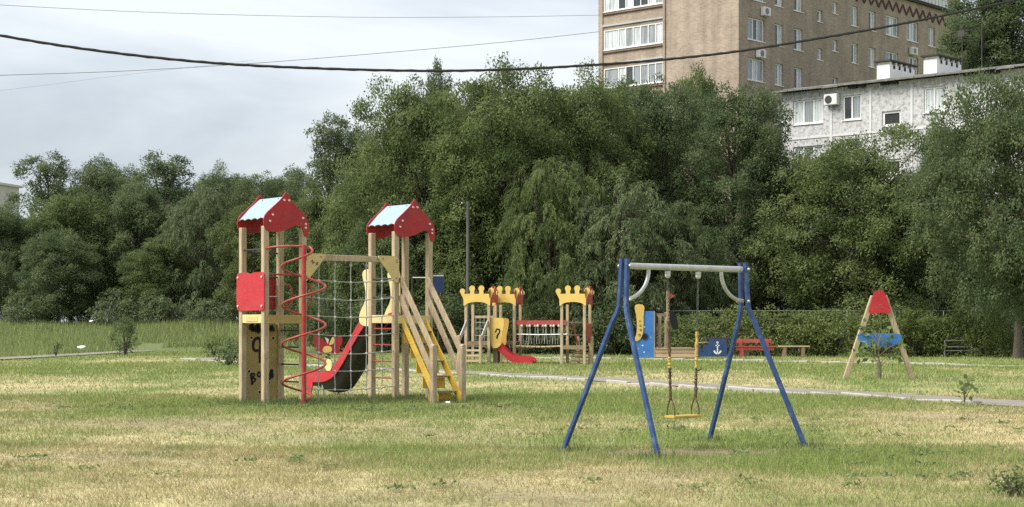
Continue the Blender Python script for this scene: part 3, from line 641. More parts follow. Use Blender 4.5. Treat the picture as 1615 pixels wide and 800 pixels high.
for ox in OFF:
    for yy, sgn in ((-.085, 1), (T + .06, 1)):
        o = MB().plate(gable, (ox + T / 2, yy + .025, 0), (1, 0, 0), (0, 0, 1), .026).build('gable', M['red'], pc_, bevel=.004)
        if yy < 0:
            for bx, bz in ((-.05, 3.84), (.055, 3.84), (-.30, 3.56), (-.36, 3.44), (.36, 3.52), (.42, 3.41), (.42, 3.34)): bolt(o, (ox + T / 2 + bx, -.086, bz))
    for sgn in (-1, 1):
        nseg = 24; vs = []; fs = []
        ex, ez = sgn * .455, 3.49
        for i in range(nseg + 1):
            y = -.055 + (T + .11) * i / nseg; wv = .028 * abs(math.sin(math.pi * 4 * i / nseg)) - .02
            for (fx, fz) in ((0, 3.90), (.5, (3.90 + ez) / 2 + .015), (1, ez)):
                kx = ex * fx; kz = fz
                if fx == 1: kx *= 1 - wv * .8; kz = fz + wv * 1.0
                vs.append((ox + T / 2 + kx, y, kz)); 
        for i in range(nseg):
            for k in range(2): fs.append((i * 3 + k, i * 3 + k + 1, (i + 1) * 3 + k + 1, (i + 1) * 3 + k))
        o = MB().add(vs, fs).build('roof_sheet', M['roof_sheet'], pc_); sm = o.modifiers.new('thick', 'SOLIDIFY'); sm.thickness = .014
        for y in (.12, T - .12): 
            b = MB().ball((ox + T / 2 + sgn * .05, y, 3.875), .016, 6, 4).build('screw', M['steel_dark'], o)
    # platform deck of planks, fascia boards
    for i in range(6): MB().box((ox + .075 + i * .134, T / 2, 1.60), (.128, T - .12, .035)).build('deck_plank', M['wood_dark'], pc_)
    MB().box((ox + T / 2, -.068, 1.61), (T - PW + .06, .024, .16)).build('fascia_board', M['ochre'] if ox == 0 else M['cream'], pc_, bevel=.004)
    MB().box((ox - .03, T / 2, 1.62), (.024, T - PW, .16)).build('fascia_board', M['cream'], pc_, bevel=.004)
    MB().box((ox + T + .0, T / 2, 1.60), (.024, T - PW, .12)).build('fascia_board', M['ochre'], pc_, bevel=.004)
# name plate on the left face
MB().box((-.046, T / 2, 1.62), (.010, .42, .10)).build('name_plate', M['gusset'], pc_, bevel=.003)
# red guard panel with notched heart-like top
gp = chaikin([(-.10, 1.80), (-.10, 2.30), (-.10, 2.44), (-.06, 2.49), (.15, 2.49), (.33, 2.485), (.41, 2.455), (.49, 2.485), (.70, 2.49), (.88, 2.49), (.92, 2.44), (.92, 2.30), (.92, 1.90), (.91, 1.80), (.84, 1.77), (.10, 1.77), (-.05, 1.77)], 2)
o = MB().plate(gp, (-.058, 0, 0), (0, 1, 0), (0, 0, 1), -.022).build('guard_panel', M['red_light'], pc_, bevel=.004); o['label'] = 'bright red guard panel with notched top'
for y in (-.03, .85):
    for z in (1.86, 2.40): bolt(o, (-.080, y, z), -R(90))
gp2 = [(T - b, z) for b, z in gp]
MB().plate([(a * .55 + .2, z * .9 + .2) for a, z in gp], (.05, T + .06, 0), (1, 0, 0), (0, 0, 1), -.022).build('rear_guard_panel', M['red'], pc_)
# climbing wall under the deck with holes and spray paint
wallp = MB().box((T / 2, T + .012, .77), (T - PW - .004, .022, 1.5)).build('climbing_wall', M['ochre'], pc_, bevel=.003); wallp['label'] = 'ochre climbing wall with black spray-painted letters'
for x, z in ((.18, 1.26), (.13, .62), (.55, .98), (.56, .40), (.36, .22), (.66, 1.25)):
    MB().tube([(x, T + .003, z), (x, T - .012, z)], .042, 12).build('grip_ring', M['cream'], wallp); MB().tube([(x, T - .0125, z), (x, T - .016, z)], .028, 12).build('grip_hole', M['black'], wallp)
def stroke(parent, pts, wd, mk, material='black', th=.004):
    """flat painted stroke following 2d points; mk maps (a,b) to 3d"""
    pts = chaikin_open(pts, 2); mb = MB(); vs = []; fs = []
    for i, p in enumerate(pts):
        a = pts[max(0, i - 1)]; b = pts[min(len(pts) - 1, i + 1)]; dx, dy = b[0] - a[0], b[1] - a[1]; L = math.hypot(dx, dy) or 1
        ww = wd * 1.25 * (.8 + .4 * random.random()) / 2
        for s in (-1, 1): vs.append(mk(p[0] - dy / L * ww * s, p[1] + dx / L * ww * s))
    fs = [(2 * i, 2 * i + 1, 2 * i + 3, 2 * i + 2) for i in range(len(pts) - 1)]
    return mb.add(vs, fs).build('painted_stroke', M[material], parent)
gmk = lambda a, b: (a, T - .004, b)
stroke(wallp, [(.30, 1.36), (.29, 1.50), (.36, 1.49), (.33, 1.44), (.38, 1.40), (.30, 1.37)], .06, gmk); stroke(wallp, [(.17, 1.40), (.16, 1.50), (.24, 1.50), (.20, 1.45), (.26, 1.41), (.18, 1.40)], .05, gmk)
stroke(wallp, [(.45, 1.40), (.47, 1.50), (.53, 1.47), (.50, 1.38), (.44, 1.40)], .05, gmk); stroke(wallp, [(.60, 1.38), (.63, 1.50), (.68, 1.38)], .05, gmk)
stroke(wallp, [(.34, 1.02), (.25, 1.0), (.21, 1.12), (.26, 1.24), (.36, 1.26), (.39, 1.15), (.36, .95), (.38, .78)], .045, gmk)
stroke(wallp, [(.20, .36), (.18, .58)], .04, gmk); stroke(wallp, [(.18, .58), (.28, .57), (.20, .49)], .03, gmk); stroke(wallp, [(.20, .49), (.30, .47), (.21, .40)], .03, gmk)
stroke(wallp, [(.36, .50), (.31, .54), (.34, .61), (.40, .58), (.37, .50)], .03, gmk); stroke(wallp, [(.58, .44), (.62, .70), (.66, .48), (.60, .52)], .04, gmk)
# rungs
def rung(a, b, material, r=.016, name='rung'): return MB().tube([a, b], r, 8).build(name, M[material], pc_, smooth=True)
for z in (.42, .75, 1.08, 1.40): rung((T, .05, z), (T, T - .05, z), 'steel_dark')
for z in (2.42, 2.92): rung((0, .05, z) if z > 2.5 else (.05, T, z), (0, T - .05, z) if z > 2.5 else (T - .05, T, z), 'steel_dark')
rung((.05, 0, 2.45), (T - .05, 0, 2.45), 'red_pipe', .018, 'guard_bar'); rung((.05, T, 2.88), (T - .05, T, 2.88), 'steel_dark'); rung((.05, T, 2.05), (T - .05, T, 2.05), 'galv', .012)
for z in (.45, .78, 1.11, 1.43): rung((2.96, .05, z), (2.96, T - .05, z), 'red_pipe', .014)
for z in (2.42, 2.05): rung((2.96, .05, z), (2.96, T - .05, z), 'steel_dark', .018)
for yy in (.06, T - .06):
    o = MB().tube(chaikin_open([(T + .06, yy, 2.28), (T + .17, yy - .05, 2.28), (T + .20, yy - .08, 2.05), (T + .17, yy - .05, 1.85), (T + .06, yy, 1.85)], 2), .018, 8).build('grab_handle', M['red_pipe'], pc_, smooth=True)
# spiral climber
sx, sy, sr = .46, -.62, .40
MB().tube([(sx, sy, -.1), (sx, sy, 2.98)], .042, 12).build('spiral_pole', M['red_pipe'], pc_, smooth=True)
hp = []
for i in range(150):
    t = i / 149; z = 2.96 - t * 2.86; a = R(-20) - t * 2 * math.pi * 4.0; rr = sr * min(1, .25 + t * 7) if t < .94 else sr * (1 - (t - .94) / .06 * .88)
    hp.append((sx + math.cos(a) * rr, sy + math.sin(a) * rr, z))
MB().tube(hp, .021, 8).build('spiral_rail', M['red_pipe'], pc_, smooth=True)
for x in (0, T): MB().tube(chaikin_open([(x, -.05, 2.93), (x * .9 + .05, -.3, 2.96), (sx, sy, 2.965)], 2), .022, 8).build('spiral_arm', M['red_pipe'], pc_, smooth=True)
# bridge beam, gussets and rope net
MB().box(((T + 2.96) / 2, -.005, 2.79), (2.96 - T - PW - .004, .09, .115)).build('bridge_beam', M['wood'], pc_, bevel=.006)
for x0, s in ((T + .055, 1), (2.96 - .055, -1)):
    o = MB().plate(chaikin([(x0 - s * .08, 2.86), (x0 + s * .20, 2.86), (x0 + s * .40, 2.86), (x0 + s * .405, 2.80), (x0 + s * .20, 2.57), (x0, 2.33), (x0 - s * .08, 2.36), (x0 - s * .08, 2.6)], 1), (0, -.066, 0), (1, 0, 0), (0, 0, 1), .02).build('gusset', M['gusset'], pc_)
    for bx, bz in ((.3, 2.80), (-.03, 2.78), (-.03, 2.74), (-.02, 2.42)): b_ = MB().ball((x0 + s * bx, -.088, bz), .014, 6, 4).build('screw', M['steel_dark'], o)
    if s == 1:
        mk = lambda a, b: (a, -.092, b)
        stroke(o, [(x0 + .08, 2.70), (x0 + .12, 2.74), (x0 + .10, 2.66), (x0 + .16, 2.70)], .02, mk, 'wood_dark'); stroke(o, [(x0 + .19, 2.66), (x0 + .22, 2.71), (x0 + .23, 2.64), (x0 + .18, 2.65)], .018, mk, 'wood_dark')
net = bpy.data.objects.new('net', None); COL.objects.link(net); net.parent = pc_; net['label'] = 'grey rope climbing net'
nx0, nx1 = T + .05, 2.96 - .05; zs = [2.38, 2.04, 1.69, 1.34, 1.00, .65, .30]; xs = [nx0 + .30 + i * .365 for i in range(6)]
def sag(x, z, i): t = (x - nx0) / (nx1 - nx0); return z - .05 * math.sin(math.pi * t) * (1 + .2 * math.sin(i * 2.1)) + .003 * math.sin(x * 9 + i)
knot_src = None
for i, z in enumerate(zs):
    MB().tube([(nx0 + (nx1 - nx0) * k / 24, -.01 + .006 * math.sin(k + i), sag(nx0 + (nx1 - nx0) * k / 24, z, i)) for k in range(25)], .0105, 6).build('rope', M['rope'], net, smooth=True)
for j, x in enumerate(xs):
    zt, zb = 2.735, (.02 if j in (0, 5) else .30)
    pts = [(x + .006 * math.sin(k * 1.3 + j), -.012, zt + (sag(x, zb, 6) - zt) * k / 20) for k in range(21)]
    MB().tube(pts, .0105, 6).build('rope', M['rope'], net, smooth=True)
    MB().ball((x, -.012, 2.66), .03, 8, 5, 1.6).build('rope_clamp', M['rope'], net, smooth=True)
    for i, z in enumerate(zs):
        if knot_src is None: knot_src = MB().ball((0, 0, 0), .026, 8, 5).build('knot', M['knot'], net, smooth=True); knot_src.location = (x, -.012, sag(x, z, i))
        else: inst(knot_src, 'knot', net, (x, -.012, sag(x, z, i)))
# slide running away behind the stair tower
def slide(parent, org, along, side, length, z0, z1, width, board_mat, under_mat, prof=None):
    org = Vector(org); al = Vector(along); sd = Vector(side)
    P = prof or [(0, z0), (.08, z0), (.18, z0 - .05), (.55, z1 + (z0 - z1) * .16), (.68, z1 + .06), (.80, z1), (1.0, z1)]
    P = chaikin_open(P, 2); pts = [(t * length, z) for t, z in P]
    mb = MB(); vs = []; fs = []; K = 9
    for t, z in pts:
        for k in range(K):
            s = -1 + 2 * k / (K - 1); vs.append(org + al * t + sd * (s * width / 2) + Vector((0, 0, z - .05 * (1 - s * s))))
    fs = [(i * K + k, i * K + k + 1, (i + 1) * K + k + 1, (i + 1) * K + k) for i in range(len(pts) - 1) for k in range(K - 1)]
    o = mb.add(vs, fs).build('slide_chute', M[under_mat], parent, smooth=True); sm = o.modifiers.new('thick', 'SOLIDIFY'); sm.thickness = .02
    return pts
so_, al_, sd_ = (2.96 + T / 2, T + .05, 0), (0, 1, 0), (1, 0, 0)
pts = slide(pc_, so_, al_, sd_, 2.55, 1.60, .36, .52, 'red', 'galv')
for s in (-1, 1):
    up = [(t, z + .17) for t, z in pts]; lo = [(t, z - (.07 if s < 0 else .10)) for t, z in pts][::-1]
    out = up + [(2.6, .50), (2.62, .30), (2.60, .06), (2.42, .06), (2.36, .22)] + lo[3:]
    o = MB().plate(out, Vector(so_) + Vector((s * .285 - .012, 0, 0)), (0, 1, 0), (0, 0, 1), .024).build('slide_side_board', M['red_light'], pc_); 
    if s < 0: MB().tube([Vector(so_) + Vector((s * .285 - .014, 1.72, .66)), Vector(so_) + Vector((s * .285 - .026, 1.72, .66))], .13, 16).build('cream_disc', M['cream'], o)
# dark rounded underside tray
mb = MB(); vs = []; fs = []; K = 9
for t, z in pts:
    dp = .13 + .24 * max(0, math.sin(math.pi * min(1, t / 2.35))) 
    for k in range(K):
        s = -1 + 2 * k / (K - 1); vs.append(Vector(so_) + Vector((s * .27, t, max(.06, z - .04 - dp * (1 - s * s * s * s)))))
fs = [(i * K + k, i * K + k + 1, (i + 1) * K + k + 1, (i + 1) * K + k) for i in range(len(pts) - 1) for k in range(K - 1)]
o = MB().add(vs, fs).build('slide_underside', M['black_metal'], pc_, smooth=True); o['label'] = 'black underside of the slide chute'
for x in (-.2, .2): MB().tube([Vector(so_) + Vector((x, 2.1, -.1)), Vector(so_) + Vector((x, 2.1, .3))], .03, 8).build('slide_leg', M['galv'], pc_, smooth=True)
for s in (-1, 1):
    out = chaikin([(.0, 1.48), (.50, 1.48), (.60, 1.62), (.53, 1.80), (.33, 2.00), (.36, 2.30), (.47, 2.50), (.43, 2.62), (.25, 2.64), (.02, 2.62), (.02, 2.2)], 2)
    MB().plate(out, Vector(so_) + Vector((s * .31 - .012, -.03, 0)), (0, 1, 0), (0, 0, 1), .024).build('slide_entry_board', M['cream'], pc_)
# stairs on the front of the stair tower
SL = 1.18; s0 = 2.96
for x in (.06, T - .06):
    MB().box((s0 + x, -SL, .46), (PW, PW, 1.24)).build('stair_post', M['wood'], pc_, bevel=.012)
    capb = MB().plate([(-.05, 0), (.05, 0), (.05, .012), (0, .055), (-.05, .012)], (s0 + x, -SL + .05, 1.08), (1, 0, 0), (0, 0, 1), .1).build('post_cap', M['wood'], pc_)
    xi = x + (.07 if x < .4 else -.07)
    MB().plate([(-.06, 1.66), (-.06, 1.48), (-SL + .04, .02), (-SL - .06, .02), (-SL - .06, .16)], (s0 + xi - .015, 0, 0), (0, 1, 0), (0, 0, 1), .03).build('stringer', M['yellow'], pc_, bevel=.003)
    xo = x - .075 if x < .4 else x + .075
    for za, zb in ((2.44, 1.00), (2.08, .52)):
        MB().bar((s0 + x + (-.02 if x > .4 else .02), -.04, za), (s0 + x + (-.02 if x > .4 else .02), -SL + .02, zb), .035, .135).build('handrail_board', M['wood'], pc_, bevel=.006)
for i in range(5):
    t = (i + .5) / 5.2; z = 1.52 * (1 - t) + .0; y = -.08 - t * (SL - .1)
    MB().box((s0 + T / 2, y, z), (T - .28, .20, .035)).build('stair_tread', M['wood_dark'], pc_, bevel=.004)
    MB().box((s0 + T / 2, y + .09, z - .13), (T - .28, .018, .2)).build('stair_riser', M['yellow'], pc_)

# ---------------------------------------------------------------- swing
SW = R(40); TL = (X(985, 19.8), 19.8)
sw = thing('swing', (TL[0], TL[1], 0), SW, 'blue steel frame swing with one yellow seat on chains', 'swing'); SLN = 2.06
MB().tube([(.03, 0, 2.20), (SLN - .03, 0, 2.20)], .038, 14).build('crossbar', M['galv'], sw, smooth=True)
for ex, s in ((0, -1), (SLN, 1)):
    for sy_ in (-1, 1):
        pts = [(ex, sy_ * .045, 2.29), (ex + s * .015, sy_ * .052, 1.95), (ex + s * .03, sy_ * .06, 1.72), (ex + s * .045, sy_ * .085, 1.64), (ex + s * .065, sy_ * .13, 1.55), (ex + s * .25, sy_ * .83, -.06)]
        mb = MB(); hw_ = .026
        vs = []
        for i, p in enumerate(pts):
            p = Vector(p); a = Vector(pts[max(0, i - 1)]); b = Vector(pts[min(5, i + 1)]); t = (b - a).normalized(); u = Vector((1, 0, 0)); u = (u - t * u.dot(t)).normalized(); v = t.cross(u)
            vs += [p + u * hw_ + v * hw_, p - u * hw_ + v * hw_, p - u * hw_ - v * hw_, p + u * hw_ - v * hw_]
        fs = [(i * 4 + k, i * 4 + (k + 1) % 4, (i + 1) * 4 + (k + 1) % 4, (i + 1) * 4 + k) for i in range(5) for k in range(4)] + [(0, 1, 2, 3), (23, 22, 21, 20)]
        mb.add(vs, fs).build('leg', M['blue'], sw, bevel=.006)
    c = -s
    MB().tube([(ex + c * .40 * math.cos(a), 0, 2.165 - .36 * math.sin(a)) for a in [math.pi / 2 * k / 12 for k in range(13)]], .024, 10).build('brace', M['galv'], sw, smooth=True)
    for z in (2.20, 1.80):
        for sy_ in (-1, 1): MB().ball((ex + s * .0, sy_ * .095, z), .02, 8, 5).build('bolt', M['galv'], sw, smooth=True)
link_src = None
for ci_, cx0 in enumerate((.72, 1.25)):
    cxb = .775 if ci_ == 0 else 1.195
    cxz = lambda z: cx0 + (cxb - cx0) * (2.1 - z) / 1.7
    MB().box((cx0, 0, 2.135), (.07, .05, .05)).build('hanger', M['galv'], sw, bevel=.012); MB().ball((cx0, 0, 2.10), .035, 8, 5).build('hanger_bearing', M['knot'], sw, smooth=True)
    z = 2.05; k = 0
    while z > 1.38:
        if link_src is None:
            link_src = MB().tube([(.011 * math.cos(a), 0, .026 * math.sin(a)) for a in [2 * math.pi * q / 10 for q in range(11)]], .0048, 5, False).build('chain_link', M['pole'], sw, smooth=True); link_src.location = (cxz(z), 0, z)
        else: inst(link_src, 'chain_link', sw, (cxz(z), 0, z), (0, 0, math.pi / 2 * (k % 2)))
        z -= .041; k += 1
    rngs = random.Random(ci_ + 3); zt = 1.55 if ci_ == 0 else 1.42; mt = ['tape_brown', 'tape_yellow', 'tape_brown', 'tape_brown'] if ci_ == 0 else ['tape_yellow', 'tape_yellow', 'tape_brown', 'tape_brown']
    sl_ = [zt, 1.12, .98, .80, .60]
    for a, b, m_ in zip(sl_[:-1], sl_[1:], mt):
        n_ = 12; MB().tube([(cxz(a + (b - a) * q / n_) + rngs.uniform(-.004, .004), rngs.uniform(-.004, .004), a + (b - a) * q / n_) for q in range(n_ + 1)], [.017 + rngs.uniform(-.003, .006) for _ in range(n_ + 1)], 8).build('chain_sleeve', M[m_], sw, smooth=True)
    for s in (-1, 1): MB().tube(chaikin_open([(cxb, 0, .62), (cxb, s * .03, .57), (cxb, s * .062, .50), (cxb, s * .065, .40)], 2), .009, 6).build('seat_hook', M['tape_brown'], sw, smooth=True)
    if ci_ == 1: MB().tube([(cxz(.93), 0, .93), (cxb + .06, -.02, .955), (cxb + .09, -.03, .965)], .009, 6).build('tape_end', M['tape_brown'], sw)
MB().plate([(.755, -.09), (.745, -.08), (.745, .08), (.755, .09), (1.215, .09), (1.225, .08), (1.225, -.08), (1.215, -.09)][::-1], (0, 0, .375), (1, 0, 0), (0, 1, 0), .032).build('seat', M['tape_yellow'], sw, bevel=.006)

# ---------------------------------------------------------------- castle play set
cs = thing('castle_play_set', (X(735, 64.5), 64.5, 0), R(-17), 'wooden castle play set with yellow crowns, rope bridge and small red slide', 'play set')
crown_out = []
def crown_outline(wd):
    """plate with a four-lobed crown top and arched bottom, centred on x = 0"""
    h = wd / 2; p = [(-h, 2.24), (-h - .01, 2.5)]
    def lobe(cx, cz, r, a0, a1): return [(cx + r * math.cos(a), cz + r * math.sin(a)) for a in [a0 + (a1 - a0) * k / 11 for k in range(12)]]
    for cx, cz, r in ((-h - .05, 2.80, .105), (-h * .36, 2.90, .118), (h * .34, 2.90, .118), (h + .05, 2.82, .112)):
        p += ([] if cx < -h else [(cx - .088, 2.70)]) + lobe(cx, cz, r, R(228), R(-48)) + ([] if cx > h else [(cx + .088, 2.70)])
    p += [(h + .01, 2.5), (h, 2.24)]
    p += [(h * .85 * math.cos(a), 2.26 + .13 * math.sin(a)) for a in [math.pi * k / 10 for k in range(11)]]
    return p
cw = .10
def castle_tower(x0, x1, y0, y1, zp, label=None):
    for x in (x0, x1):
        for y in (y0, y1): MB().box((x, y, 1.1), (cw, cw, 2.4)).build('post', M['wood'], cs)
    cx, cy = (x0 + x1) / 2, (y0 + y1) / 2
    for y in (y0 - .055,): MB().plate(crown_outline(x1 - x0 + .14), (cx, y, 0), (1, 0, 0), (0, 0, 1), .025).build('yellow_crown', M['crown_yellow'], cs)
    for x, mname in ((x1 + .055, 'red_crown'),): MB().plate([(a, b - .02) for a, b in crown_outline(y1 - y0 + .10)], (x, cy, 0), (0, 1, 0), (0, 0, 1), .025).build(mname, M['red_faded'], cs)
    for x in (x1 + .06,): MB().ball((x, y1 + .14, 2.76), .085, 8, 6, 1.1).build('crown_knob', M['cream'], cs, smooth=True)
    for i in range(5): MB().box((x0 + (x1 - x0) * (i + .5) / 5, cy, zp), ((x1 - x0) / 5 - .008, y1 - y0 - .02, .04)).build('deck_plank', M['wood_dark'], cs)
    MB().box((cx, y0 - .03, zp - .06), (x1 - x0 - cw, .03, .12)).build('fascia_board', M['wood_dark'], cs)
castle_tower(0, .92, 0, .85, .86); castle_tower(.85, 1.65, .95, 1.75, .86); castle_tower(3.55, 4.45, .95, 1.78, .70)
# small stair of the near tower
for x in (.04, .90):
    MB().box((x, -.95, .55), (.11, .11, 1.15)).build('stair_post', M['wood'], cs, bevel=.02)
    MB().bar((x, -.03, 1.62), (x, -.95, .92), .03, .2).build('handrail_board', M['galv'], cs)
for i in range(4): MB().box((.47, -.12 - i * .22, .70 - i * .19), (.74, .2, .04)).build('stair_tread', M['wood_dark'], cs); 
for i in range(3): MB().box((.47, -.9, .15 + i * .2), (.8, .03, .07)).build('stair_slat', M['tan_plank'], cs)
# back panel of near tower: wooden top rail and net
MB().box((.46, .85, 1.82), (.8, .05, .1)).build('back_rail', M['wood'], cs)
for i in range(5): MB().tube([(.12 + i * .17, .85, .9), (.12 + i * .17, .85, 1.78)], .012, 5).build('back_rope', M['rope'], cs)
for z in (1.1, 1.35, 1.6): MB().tube([(.05, .85, z), (.88, .85, z)], .012, 5).build('back_rope', M['rope'], cs)
# little red slide
Ps = [(.94, .88), (1.05, .86), (1.35, .55), (1.65, .28), (1.9, .17), (2.2, .16), (2.5, .13), (2.62, .05)]; Ps = chaikin_open(Ps, 2); K = 7; vs = []
for x, z in Ps:
    for k in range(K): s = -1 + 2 * k / (K - 1); vs.append((x, .42 + s * .24, z + .03 + .07 * s * s))
fs = [(i * K + k, i * K + k + 1, (i + 1) * K + k + 1, (i + 1) * K + k) for i in range(len(Ps) - 1) for k in range(K - 1)]
o = MB().add(vs, fs).build('slide_chute', M['red_light'], cs, smooth=True); o.modifiers.new('thick', 'SOLIDIFY').thickness = .02
for y in (.16, .66): MB().plate([(x, z + .17) for x, z in Ps] + [(x, z - .12 if z > .2 else .03) for x, z in Ps[::-1]], (0, y, 0), (1, 0, 0), (0, 0, 1), .03).build('slide_side_board', M['red_light'], cs)
for y in (.10, .70):
    o = MB().plate(chaikin([(.96, .62), (1.25, .62), (1.42, .80), (1.40, 1.05), (1.50, 1.50), (1.52, 1.72), (1.40, 1.78), (1.0, 1.78), (.96, 1.7)], 2), (0, y, 0), (1, 0, 0), (0, 0, 1), .03).build('slide_entry_board', M['crown_yellow'], cs)
    if y < .3: stroke(o, [(1.17, 1.22), (1.20, 1.35), (1.32, 1.34), (1.34, 1.22), (1.24, 1.12), (1.22, .98)], .05, lambda a, b: (a, .10 - .034, b), 'black')
MB().box((1.12, .42, .3), (.14, .3, .6)).build('slide_support', M['wood_dark'], cs)
# rope bridge
for y in (.98, 1.72):
    MB().box((2.6, y, 1.60), (1.85, .05, .17)).build('bridge_rail', M['red_faded'], cs)
    MB().tube([(1.65, y, 1.15), (2.6, y, 1.13), (3.55, y, 1.15)], .018, 6).build('bridge_rope', M['galv'], cs)
    for i in range(5):
        x = 1.95 + i * .32
        MB().ball((x, y - .03, 1.47), .055, 8, 5).build('rope_clamp', M['knot'], cs)
        for dx in (-.06, .06): MB().tube([(x, y, 1.46), (x + dx, y, .78)], .011, 5).build('bridge_rope', M['rope'], cs)
for i in range(9): MB().box((1.78 + i * .205, 1.35, .70 - .03 * math.sin(math.pi * i / 8)), (.17, .8, .05)).build('bridge_plank', M['tan_plank'], cs)
for z in (1.60, 1.12):
    MB().tube([(3.55, .95, z), (4.45, .95, z)], .018, 6).build('guard_bar', M['steel_dark'], cs); MB().tube([(.9, .95, z + .02), (1.6, .95, z + .02)], .018, 6).build('guard_bar', M['steel_dark'], cs)
MB().plate(chaikin([(1.0, .82), (1.0, 1.50), (1.1, 1.56), (1.62, 1.56), (1.72, 1.50), (1.72, .82)], 2), (4.51, 0, 0), (0, 1, 0), (0, 0, 1), .03).build('guard_panel', M['red_faded'], cs)
for x in (3.72, 4.28): MB().bar((x, 1.8, 1.62), (x, 2.75, .75), .03, .16).build('handrail_board', M['red_faded'], cs)
for x in (3.72, 4.28, 4.62): MB().box((x, 2.75 if x < 4.5 else 1.3, .45), (.11, .11, 1.2)).build('stair_post', M['wood'], cs, bevel=.02)
for i in range(4): MB().box((4.0, 1.95 + i * .22, .55 - i * .15), (.6, .2, .05)).build('stair_tread', M['tan_plank'], cs)
for i in range(3): MB().box((4.05, 1.4, .12 + i * .18), (.55, .04, .06)).build('stair_slat', M['wood'], cs)

# ---------------------------------------------------------------- boat sandpit
bd = 76.0; bt = thing('boat_sandpit', (X(1003, bd), bd, 0), 0, 'boat-shaped sandpit with tall blue prow, mast and red pennant', 'sandpit')
o = MB().plate([(0, .04), (.80, .04), (.80, 2.14), (.10, 2.14), (.04, 1.5)], (0, .03, 0), (1, 0, 0), (0, 0, 1), .06).build('prow_board', M['blue_board'], bt); o['label'] = 'bright blue prow board with round porthole'
MB().tube([(.40, .0, .98), (.40, -.045, .98)], .17, 16).build('porthole_rim', M['blue_dark'], o); MB().tube([(.40, -.046, .98), (.40, -.05, .98)], .12, 16).build('porthole_glass', M['black'], o)
for x, z, r in ((.38, 1.42, .035), (.30, .58, .04), (.37, .28, .035), (.66, .95, .02), (.1, .45, .02)): MB().tube([(x, -.031, z), (x, -.036, z)], r, 7).build('white_dot', M['white'], o)
MB().box((.825, .0, 1.08), (.04, .09, 2.1)).build('edge_batten', M['wood'], bt)
cre = chaikin([(-.12, .78), (.12, .78), (.30, 1.05), (.34, 1.5), (.33, 1.95), (.40, 2.42), (.0, 2.46), (-.08, 2.30), (.02, 1.9), (.05, 1.3), (-.02, .95)], 1)
o = MB().plate(cre, (0, -.05, 0), (1, 0, 0), (0, 0, 1), .03).build('yellow_figurehead', M['crown_yellow'], bt)
for x, z, r in ((.16, 1.05, .06), (.21, 1.28, .055), (.20, 1.48, .05), (.17, 1.68, .04)): MB().tube([(x, -.082, z), (x, -.086, z)], r, 10).build('black_ring', M['black'], o); MB().tube([(x, -.0865, z), (x, -.09, z)], r * .5, 8).build('ring_centre', M['crown_yellow'], o)
MB().box((.92, .55, 1.25), (.05, 1.0, 1.66)).build('side_board', M['purple'], bt); MB().box((1.12, .6, 1.15), (.14, .12, 1.6)).build('cabin_post', M['wood'], bt)
for x in (.86, 1.5): MB().box((x, 1.6, 1.15), (.12, .12, 1.9)).build('cabin_post', M['wood'], bt)
MB().box((1.2, 1.55, 1.98), (.9, .05, .14)).build('cabin_rail', M['wood_dark'], bt)
MB().box((1.50, .6, 1.55), (.12, .12, 3.02)).build('mast', M['wood'], bt)
MB().plate([(0, 0), (.26, .15), (0, .30)], (1.57, .6, 2.68), (1, 0, 0), (0, 0, 1), .02).build('pennant', M['red_faded'], bt)
MB().plate(chaikin([(0, .85), (.25, .86), (.42, .15), (.36, 0), (.12, .02), (0, .5)], 1), (1.57, .55, 1.28), (1, .25, 0), (0, 0, 1), .025).build('black_cloth', M['black'], bt)
for (a, b) in (((.85, 0), (2.75, 0)), ((.85, 2.2), (2.75, 2.2))):
    for z, h in ((.13, .19), (.34, .19)): MB().box(((a[0] + b[0]) / 2, a[1], z), (b[0] - a[0], .05, h - .012)).build('border_plank', M['tan_plank'], bt)
    MB().box(((a[0] + b[0]) / 2, a[1], .455), (b[0] - a[0], .18, .035)).build('border_cap', M['wood'], bt)
MB().box((1.8, 1.1, .15), (1.86, 2.1, .2)).build('sand_fill', M['sand'], bt)
st = MB().plate([(2.72, .08), (4.10, .08), (4.10, .86), (3.30, .88), (3.28, .62), (3.05, .62), (3.05, .30), (2.92, .30), (2.92, .55), (2.72, .55)], (0, .0, 0), (1, 0, 0), (0, 0, 1), .05).build('stern_board', M['blue_dark'], bt); st['label'] = 'dark blue stern board with white anchor'
MB().box((3.75, .3, .9), (1.15, .7, .04)).build('stern_seat', M['purple'], bt); MB().box((3.0, .3, .72), (.6, .4, .03)).build('stern_shelf', M['wood'], bt)
amk = lambda a, b: (3.68 + a, -.056, .22 + b)
stroke(st, [(0, 0), (0, .45)], .045, amk, 'white'); stroke(st, [(-.16, .13), (-.10, .03), (0, -.01), (.10, .03), (.16, .13)], .06, amk, 'white'); stroke(st, [(-.09, .36), (.09, .36)], .04, amk, 'white'); stroke(st, [(0, .45), (.05, .50), (0, .54), (-.05, .50), (0, .45)], .025, amk, 'white')

